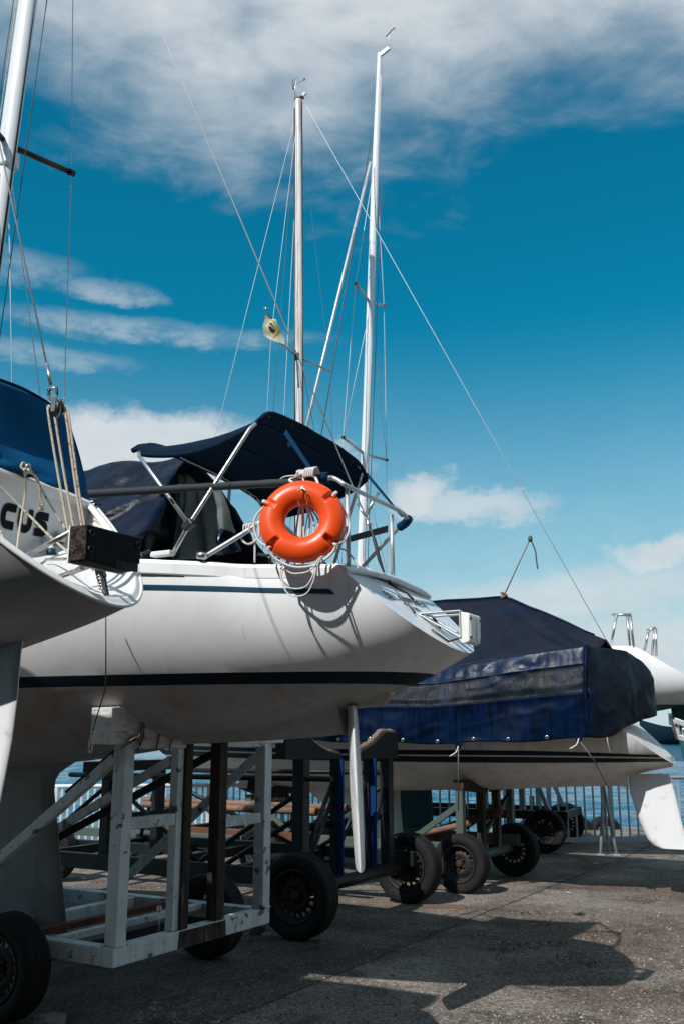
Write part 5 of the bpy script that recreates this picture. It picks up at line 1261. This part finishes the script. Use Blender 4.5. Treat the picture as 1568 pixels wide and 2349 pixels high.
# forward cradle and frame
SF = -2.35
yfa, yfb = ks(247, 1850, SF).y, ks(362, 1850, SF).y
for px in (247, 362):
    y = ks(px, 1860, SF).y; bk('post', (SF, y, .42), (SF, y, ks(px, 1750, SF).z), .10, .10, blacksteel, (1, 0, 0))
bk('bunk', (SF, ks(200, 1750, SF).y, 1.32), (SF, ks(395, 1748, SF).y, 1.32), .10, .10, blackdull)
zl = ky(880, 1772, yd).z
tube('rail', [V((SF - .4, ya, zl - .02)), V((.25, ya, zl + .0))], .024, blacksteel, KT, 8); tube('rail', [V((SF - .4, yd, zl - .02)), V((.0, yd, zl))], .024, blacksteel, KT, 8)
for y in (.14, 1.86):
    bk('side_beam', (.15, y, .44), (-3.4, y, .44), .07, .14)
for s in (-.9, -1.8, -3.3): bk('cross_beam', (s, .18, .43), (s, 1.82, .43), .07, .09)
for (a, b) in (((-.05, ya, 1.15), (-1.2, .2, .5)), ((SF, yfa, 1.2), (-1.2, .2, .5)), ((SF, yfa, 1.15), (-3.3, .2, .5)), ((-.05, yd, 1.15), (-1.2, 1.8, .5)), ((SF, yfb, 1.2), (-1.2, 1.8, .5)), ((SF, yfb, 1.2), (-3.3, 1.8, .5)),
               ((-.06, ya + .05, .55), (-.06, yb_ - .02, 1.2)), ((-.06, yb_ + .03, .55), (-.06, yc, 1.2)), ((-.06, yc + .03, .55), (-.06, yd - .03, 1.15)), ((-.06, ya + .05, .45), (-.06, yb_ - .02, 1.05)), ((-.9, .2, .5), (-.05, ya, .95)), ((-.9, 1.8, .5), (-.05, yd, .95))):
    tube('brace', [V(a), V(b)], .022, blacksteel, KT, 8)
# two long weathered pipes resting on the black trailer
pz = ky(700, 1850, 1.3).z
for (yq, dz, x0, x1) in ((ky(700, 1858, 1.2).y, 0, 330, 726), (1.36, .0, 330, 795)):
    a = ky(x0, 1855, yq); b = ky(x1, 1857 if x1 < 760 else 1846, yq)
    a.z = b.z = (ky(600, 1857, 1.2).z if x1 < 760 else ky(600, 1846, 1.36).z)
    po = root('pipe', 'long brown weathered pipe on the black trailer, the nearer and lower of two' if x1 < 760 else 'long brown weathered pipe on the black trailer, the farther and upper of two', 'pipe', FK.world(a), FK.rz, 'pipes lying on the black trailer')
    tube('shaft', [V((0, 0, 0)), b - a], .034, copperpipe, po, 12); tube('end_collar', [b - a + V((-.16, 0, 0)), b - a], .040, copperpipe, po, 12)
    tube('eye', [b - a + V((-.10, 0, .03)), b - a + V((-.10, 0, .07))], .012, rustysteel, po)
bk('pipe_rest', (SF + .06, yfa, pz - .09), (SF + .06, 1.9, pz - .09), .06, .06); bk('pipe_rest', (-.12, ya, pz - .09), (-.12, yd, pz - .09), .06, .06)

# --- green trailer under the covered boat
FG = Frame((1.26, 10.72), 31)
GT = root('boat_trailer', 'green and rusty trailer with pale wheel rims under the tarpaulin-covered boat', 'trailer', FG.o, FG.rz)
gs = lambda px, py, s=0: FG.ats(px, py, s)
gy = lambda px, py, y=0: FG.at(px, py, y)
bg_ = lambda n, a, b, w, h, m_=greensteel, up=(0, 0, 1): beam(n, a, b, w, h, m_, GT, .004, up)
wheel(GT, (0, 0, .30), .30, .20); wheel(GT, (0, 1.52, .30), .30, .20)
tube('axle', [V((0, .1, .33)), V((0, 1.42, .33))], .05, greensteel, GT, 12)
yg = [gs(px, 1880, -.02).y for px in (1056, 1103, 1138, 1170)]
ztg = gs(1056, 1815, -.02).z
for yq, m_, w in zip(yg, (greensteel, oldwood, oldwood, greensteel), (.085, .08, .085, .085)):
    bg_('post' if m_ is greensteel else 'timber_post', (-.02, yq, .33), (-.02, yq, ztg + (.05 if m_ is greensteel else .0)), w, w, m_, (1, 0, 0))
bg_('cradle_block', (-.02, yg[0] - .05, ztg + .07), (-.02, yg[1] + .08, ztg - .0), .12, .10, oldwood); bg_('cradle_block', (-.02, yg[2] - .08, ztg - .0), (-.02, yg[3] + .08, ztg + .07), .12, .10, oldwood)
bg_('brace', (-.05, yg[0], ztg - .15), (-.75, .12, .42), .06, .05, greensteel, (0, 1, 0)); bg_('brace', (-.05, yg[3], ztg - .15), (-.75, 1.42, .42), .06, .05, greensteel, (0, 1, 0))
bg_('brace', (-.03, yg[3], ztg - .1), (-.03, yg[1], .5), .05, .04, blacksteel, (1, 0, 0))
for y, m_ in ((.12, greensteel), (1.40, greensteel)):
    bg_('side_beam', (.12, y, .42), (-2.2, y, .42), .08, .13, m_); bg_('side_beam', (-2.2, y, .425), (-4.2, y, .425), .078, .128, rustysteel)
for s in (-1.0, -2.2, -3.2, -4.1): bg_('cross_beam', (s, .165, .42), (s, 1.355, .42), .07, .10, rustysteel if s < -2 else greensteel)
SG = -2.95
for y in (.25, 1.25):
    bg_('post', (SG, y, .42), (SG, y, .90), .09, .09, greensteel, (1, 0, 0)); bg_('brace', (SG + .05, y, .85), (SG + .6, y, .48), .05, .05, greensteel, (0, 1, 0))
bg_('cradle_block', (SG, .1, 1.05), (SG, .66, .90), .14, .14, blackdull); bg_('cradle_block', (SG, 1.4, 1.05), (SG, .84, .90), .14, .14, blackdull)
wheel(GT, (-2.6, .0, .29), .29, .18); wheel(GT, (-2.6, 1.52, .29), .29, .18)
a, b = gy(745, 1962, .45), gy(1075, 1888, .45)
pz0 = root('rusty_pole', 'rusty brown pole slanting across the green trailer', 'pole', FG.world(a), FG.rz)
tube('shaft', [V((0, 0, 0)), b - a], .035, copperpipe, pz0, 10)
a, b = gy(905, 1935, 1.0), gy(1150, 1860, 1.0)
pz1 = root('rusty_pole', 'dark rusty pole lying behind the slanting brown one on the green trailer', 'pole', FG.world(a), FG.rz)
tube('shaft', [V((0, 0, 0)), b - a], .05, rustysteel, pz1, 10)

# --- further trailer behind, by the railing
gj = ground(1250, 1957); FJ = Frame((gj.x, gj.y), 24)
JT = root('boat_trailer', 'dark trailer with pierced wheel rims under the farthest boat beside the shade-grey railing', 'trailer', FJ.o, FJ.rz)
bj = lambda n, a, b, w, h, m_=blacksteel, up=(0, 0, 1): beam(n, a, b, w, h, m_, JT, .004, up)
wheel(JT, (0, 0, .30), .30, .19); wheel(JT, (0, 1.45, .30), .30, .19)
tube('axle', [V((0, .1, .30)), V((0, 1.36, .30))], .045, blacksteel, JT, 10)
for y in (.2, 1.25):
    bj('side_beam', (.3, y, .5), (-3.6, y, .5), .08, .12); bj('post', (-.35, y, .5), (-.35, y, 1.62), .08, .08, grey_and_shade, (1, 0, 0)); bj('post', (-2.9, y, .5), (-2.9, y, 1.6), .08, .08, grey_and_shade, (1, 0, 0))
    bj('brace', (-.33, y, 1.5), (.05, y, .5), .06, .05, grey_and_shade, (0, 1, 0))
for s in (.25, -1.5, -2.9): bj('cross_beam', (s, .245, .5), (s, 1.205, .5), .08, .1)
bj('cradle_block', (-.35, .1, 1.70), (-.35, 1.35, 1.70), .12, .16, blackdull); bj('cradle_block', (-2.9, .1, 1.62), (-2.9, 1.35, 1.62), .12, .10, blackdull)

# --- trailer far left behind the black one
FL = Frame((-3.3, 11.6), 26)
LT = root('boat_trailer', 'dark low trailer with a yellow-green frame behind the black trailer at the left', 'trailer', FL.o, FL.rz)
bl_ = lambda n, a, b, w, h, m_=blacksteel, up=(0, 0, 1): beam(n, a, b, w, h, m_, LT, .004, up)
wheel(LT, (0, 0, .30), .30, .19); wheel(LT, (0, 1.5, .30), .30, .19)
tube('axle', [V((0, .1, .30)), V((0, 1.4, .30))], .045, blacksteel, LT, 10)
for y in (.15, 1.35): bl_('side_beam', (1.7, y, .40), (-2.6, y, .40), .07, .10, greensteel if y > 1 else blacksteel)
for s in (1.65, .6, -1.0): bl_('cross_beam', (s, .19, .40), (s, 1.31, .40), .06, .08)
bl_('post', (.3, .75, .45), (.3, .75, .80), .07, .07, greensteel, (1, 0, 0)); bl_('brace', (.3, .75, .78), (1.2, .75, .45), .06, .06, greensteel, (0, 1, 0))
tube('roller', [V((.9, .5, .62)), V((.9, 1.0, .62))], .04, rustysteel, LT, 10)

# ------------------------------------------------------------------ railings along the quay
def railing(a0, a1, sp, mat, label, top=.95, pw=.022, post_every=7):
    e = root('quay_railing', label, 'railing', fen(a0, 0), math.atan2(FD.y, FD.x))
    ln = a1 - a0; x = 0; i = 0
    bot = .085
    tube('top_rail', [V((-.03, 0, top)), V((ln + .03, 0, top))], .028, mat, e, 10)
    beam('bottom_rail', V((0, 0, bot)), V((ln, 0, bot)), .04, .07, mat, e, .003)
    pk = MB().box((0, 0, 0), (pw, pw, top - bot - .06)).build('picket', mat, e, bevel=.002); first = True
    pk.location = (0, 0, (top + bot) / 2)
    ps = MB().box((0, 0, 0), (.06, .055, top - .02)).build('post', mat, e, bevel=.004); ps.location = (0, 0, (top - .02) / 2)
    n = int(ln / sp)
    for i in range(1, n + 1):
        src = ps if i % post_every == 0 else pk
        c_ = src.copy(); col.objects.link(c_); c_.parent = e; c_.location = (i * sp, 0, src.location.z)
    return e
railing(-3.2, 3.05, .088, fencewhite, 'white picket railing along the quay, seen under the hulls at the left', .93, .026, 12)
railing(3.14, 9.6, .143, grey_and_shade, 'picket railing with its shade painted grey, along the quay at the right, behind the wide white rudder', .98, .024, 7)
# sign on the railing
sgp = fen(2.0, -.04, .66)
sg_ = root('notice_sign', 'small black notice with white lettering fixed to the white railing', 'sign', sgp, math.atan2(FD.y, FD.x))
box('board', V((0, 0, 0)), (.34, .012, .26), signblack, sg_, .002)
for i, tx in enumerate(('NÃO É', 'CON A', 'O DE TO')):
    text('lettering', tx, .062, signwhite, sg_, Matrix.Translation((0.01, -.008, .07 - i * .075)) @ Matrix.Rotation(R(90), 4, 'X'), bold=.002)
# bollard-like posts beyond the rail, tyre fenders on the edge
for i, (px, py, h) in enumerate(((1315, 1925, .50), (1222, 1915, .62))):
    p = ground(px, py)
    o_ = root('steel_post', 'short grey steel post beyond the railing, behind its pickets' if i == 0 else 'dark short steel post beyond the railing, close to the farthest trailer wheel', 'post', p)
    tube('pipe', [V((0, 0, 0)), V((0, 0, h))], .045, grey_and_shade if i == 0 else blacksteel, o_, 12); tube('cap', [V((0, 0, h)), V((0, 0, h + .01))], .049, blacksteel, o_, 12)
fl = [('tyre fender hanging on the quay edge, nearest the farthest trailer wheel', 1240), ('tyre fender on the quay edge between the railing posts', 1352), ('tyre fender on the quay edge just left of the wide white rudder', 1422), ('tyre fender on the quay edge behind the left railing', 420)]
for lab, px in fl:
    p = ground(px, 1909 if px > 1000 else 1925); a = (p - FO).dot(FD)
    c_ = fen(a, QE + .22, -.12)
    o_ = root('tyre_fender', lab, 'tyre', c_, math.atan2(FD.y, FD.x), 'tyre fenders along the quay edge')
    MB().lathe([(.20, -.07), (.26, -.10), (.32, -.09), (.34, -.05), (.34, .05), (.32, .09), (.26, .10), (.20, .07), (.18, .0), (.20, -.07)], (0, 0, 0), (0, 1, 0), 32).build('tyre', rubber, o_)
# T-shaped mooring bitt
p = ground(1372, 1930); p = fen((p - FO).dot(FD), 1.55)
bt_ = root('mooring_bitt', 'yellow T-shaped steel mooring bitt on the quay beyond the railing', 'bitt', p, math.atan2(FD.y, FD.x))
tube('stem', [V((0, 0, 0)), V((0, 0, .36))], .04, yellowpaint, bt_, 12); tube('bar', [V((-.14, 0, .38)), V((.14, 0, .38))], .045, yellowpaint, bt_, 12)
# folding trestle by the railing
tb = ground(1380, 1962)
tr_s = root('trestle', 'slim grey steel prop with spread feet standing in front of the railing', 'trestle', tb)
for q in ((-.02, .0), (.16, .28), (.20, -.02)):
    MB().tube([V((q[0], q[1], 0)), V((.10, .10, .98))], .022, 8).build('leg', grey_and_shade, tr_s)
    box('foot', V((q[0], q[1], .008)), (.09, .06, .014), grey_and_shade, tr_s, .002)
# far moored boat and pier
mbt = root('moored_ship', 'bright blue ship moored far across the water at the right edge', 'ship', (138, 400, wz))
TM = [(15, 1.0, 4, 7.5, 0, 2.8), (9, .2, 4.6, 7, 0, 2.6), (-6, .0, 4.6, 7, 0, 2.4), (-13, .5, 2.6, 8.5, 0, 1.8), (-17, 3, .1, 10, 0, 1.5)]
HM = Hull(TM, 20, 8); HM.mesh().build('hull', navy_stripe, mbt); HM.deck().build('deck', signwhite, mbt); transom_parts(HM, mbt, navy_stripe)
box('cabin', V((4, 0, 10)), (16, 7, 5), bluehull, mbt, .3); box('bridge', V((2, 0, 13.5)), (7, 6, 2), signwhite, mbt, .2)
tube('mast', [V((1, 0, 14)), V((1, 0, 22))], .2, signwhite, mbt)

# ------------------------------------------------------------------ small things on the ground
def stone(name, p, r, mat, label, seed, sq=(1, 1, .7), cat='stone', grp=None):
    bm_ = bmesh.new(); bmesh.ops.create_icosphere(bm_, subdivisions=3, radius=1)
    for v in bm_.verts:
        n_ = mnoise.noise(v.co * 1.3 + V((seed, 0, 0))) * .35 + mnoise.noise(v.co * 3 + V((0, seed, 0))) * .12
        q = v.co * (1 + n_); v.co = V((max(-.8, min(.8, q.x)) * sq[0], max(-.8, min(.8, q.y)) * sq[1], max(-.75, min(.7, q.z)) * sq[2])) * r
    me = bpy.data.meshes.new(name); bm_.to_mesh(me); bm_.free(); me.materials.append(mat)
    zmin = min(v.co.z for v in me.vertices)
    o = bpy.data.objects.new(name, me); col.objects.link(o); o.location = V(p) - V((0, 0, zmin + .01)); tag(o, label, cat, grp); return o
stone('rock', ground(112, 2362), .085, stonem, 'grey rock beside the front wheel in the bottom left corner', 1.2, (1.2, .9, .7))
stone('chock_stone', ground(592, 2142), .075, brick, 'brown broken brick wedged against the black trailer wheel', 4.4, (1.2, .9, .75))
stone('chock_stone', ground(612, 2155), .055, stonem, 'grey stone lying next to the brown brick at the wheel', 7.4, (1.0, .9, .75))
pl_ = box('plank', V((0, 0, .012)), (.42, .12, .03), plank, None, .004); tag(pl_, 'short brown plank under the wheel gap between two trailers', 'plank'); pl_.rotation_euler = (0, 0, R(-8)); pl_.location = ground(1018, 2084)
# pebbles and grit
rnd = random.Random(11); mb = MB()
for i in range(5200):
    px = rnd.uniform(300, 1660); py = 2349 - 330 * rnd.random() ** 1.3
    p = ground(px, py)
    if p.y > 13: continue
    r_ = rnd.choice([.004, .005, .006, .008, .011]) * (1.0 if rnd.random() < .96 else 1.8)
    pts = [p + V((r_ * math.cos(a) * rnd.uniform(.7, 1.2), r_ * math.sin(a) * rnd.uniform(.7, 1.2), rnd.uniform(-.3, .2) * r_)) for a in (0, 1.26, 2.5, 3.8, 5.0)]
    tpv = p + V((rnd.uniform(-.3, .3) * r_, rnd.uniform(-.3, .3) * r_, r_ * rnd.uniform(.6, .9)))
    mb.add([q for q in pts] + [tpv], [(0, 1, 5), (1, 2, 5), (2, 3, 5), (3, 4, 5), (4, 0, 5)])
gv = mb.build('gravel', M('grit', (0.26, 0.24, 0.22), 0.9, var=0.55, vscale=9, spots=[((0.05, 0.045, 0.04), 7, .5, .55, .9)]))
tag(gv, 'loose grit and pebbles scattered over the concrete', 'gravel', kind='stuff')
# weeds along the crack
wd = [((1238, 2118), .10, 'low weed tuft at the far end of the crack'), ((1195, 2095), .09, 'green weed beside the pale-rimmed trailer wheel'), ((1180, 2170), .11, 'weed patch in the middle of the crack'), ((1255, 2168), .08, 'small weed on sunlit concrete right of the crack'), ((1300, 2205), .10, 'weed cluster inside the boat shadow'), ((1160, 2185), .09, 'dark weed tuft at the near side of the crack'), ((1350, 2215), .07, 'tiny sprig at the right end of the boat shadow')]
mb = MB()
for (px, py), r_, lab in wd:
    c_ = ground(px, py)
    for i in range(75):
        a = rnd.uniform(0, 6.28); d_ = r_ * 2.6 * rnd.random() ** .7; b = c_ + V((d_ * math.cos(a), d_ * .7 * math.sin(a), 0)); h = rnd.uniform(.004, .02); ln = V((rnd.uniform(-.03, .03), rnd.uniform(-.03, .03), h)); w_ = V((math.cos(a + 1.3), math.sin(a + 1.3), 0)) * .006
        mb.add([b - w_, b + w_, b + ln * .6 + w_ * .8, b + ln, b + ln * .6 - w_ * .8], [(0, 1, 2, 3, 4)])
tag(mb.build('weeds', weedm), 'low dry weeds growing along the crack in the concrete', 'weeds', kind='stuff')
# litter
for i, (px, py, sx, sy, lab) in enumerate(((1282, 2022, .14, .012, 'thin white strip of litter on the ground behind the trailer wheels'), (1365, 1983, .05, .03, 'pale scrap of litter near the trestle feet'), (1302, 2050, .04, .03, 'small white scrap right of the plain trailer wheel'))):
    o = box('litter', V((0, 0, .004)), (sx, sy, .004), litterm, None, 0); o.location = ground(px, py) + V((0, 0, .01)); tag(o, lab, 'litter')

# ------------------------------------------------------------------ unseen building added behind the camera to cut sky fill
blocker = root('sky_blocker', 'long dark corrugated building added unseen behind the viewer to cut sky light', 'blocker', (-2, -5.2, 0))
sw = M('blocker_cladding', (0.07, 0.075, 0.075), 0.8, var=0.2, vscale=.8); sr = M('blocker_roof', (0.09, 0.08, 0.075), 0.7, var=0.2)
rows = [[V((-26 + i * .15, .03 * (i % 2), z)) for i in range(347)] for z in (0, 10.5)]
MB().grid(rows, False).build('blocker_wall', sw, blocker); MB().prism([V((-26, -.1, 0)), V((-26, -12, 0)), V((-26, -12, 10.5)), V((-26, -6, 12.0)), V((-26, -.1, 10.5))], (.1, 0, 0)).build('blocker_wall', sw, blocker); MB().prism([V((26, -.1, 0)), V((26, -12, 0)), V((26, -12, 10.5)), V((26, -6, 12.0)), V((26, -.1, 10.5))], (-.1, 0, 0)).build('blocker_wall', sw, blocker)
MB().prism([V((-26.3, .3, 10.5)), V((-26.3, -6, 12.05)), V((-26.3, -6, 12.2)), V((-26.3, .3, 10.65))], (52.6, 0, 0)).build('blocker_roof_slope', sr, blocker)
MB().prism([V((-26.3, -12.3, 10.5)), V((-26.3, -6, 12.05)), V((-26.3, -6, 12.2)), V((-26.3, -12.3, 10.65))], (52.6, 0, 0)).build('blocker_roof_slope', sr, blocker)
for x in (-14, -4, 6, 16): box('blocker_door', V((x, .08, 2.1)), (4, .06, 4.2), sr, blocker, .01)
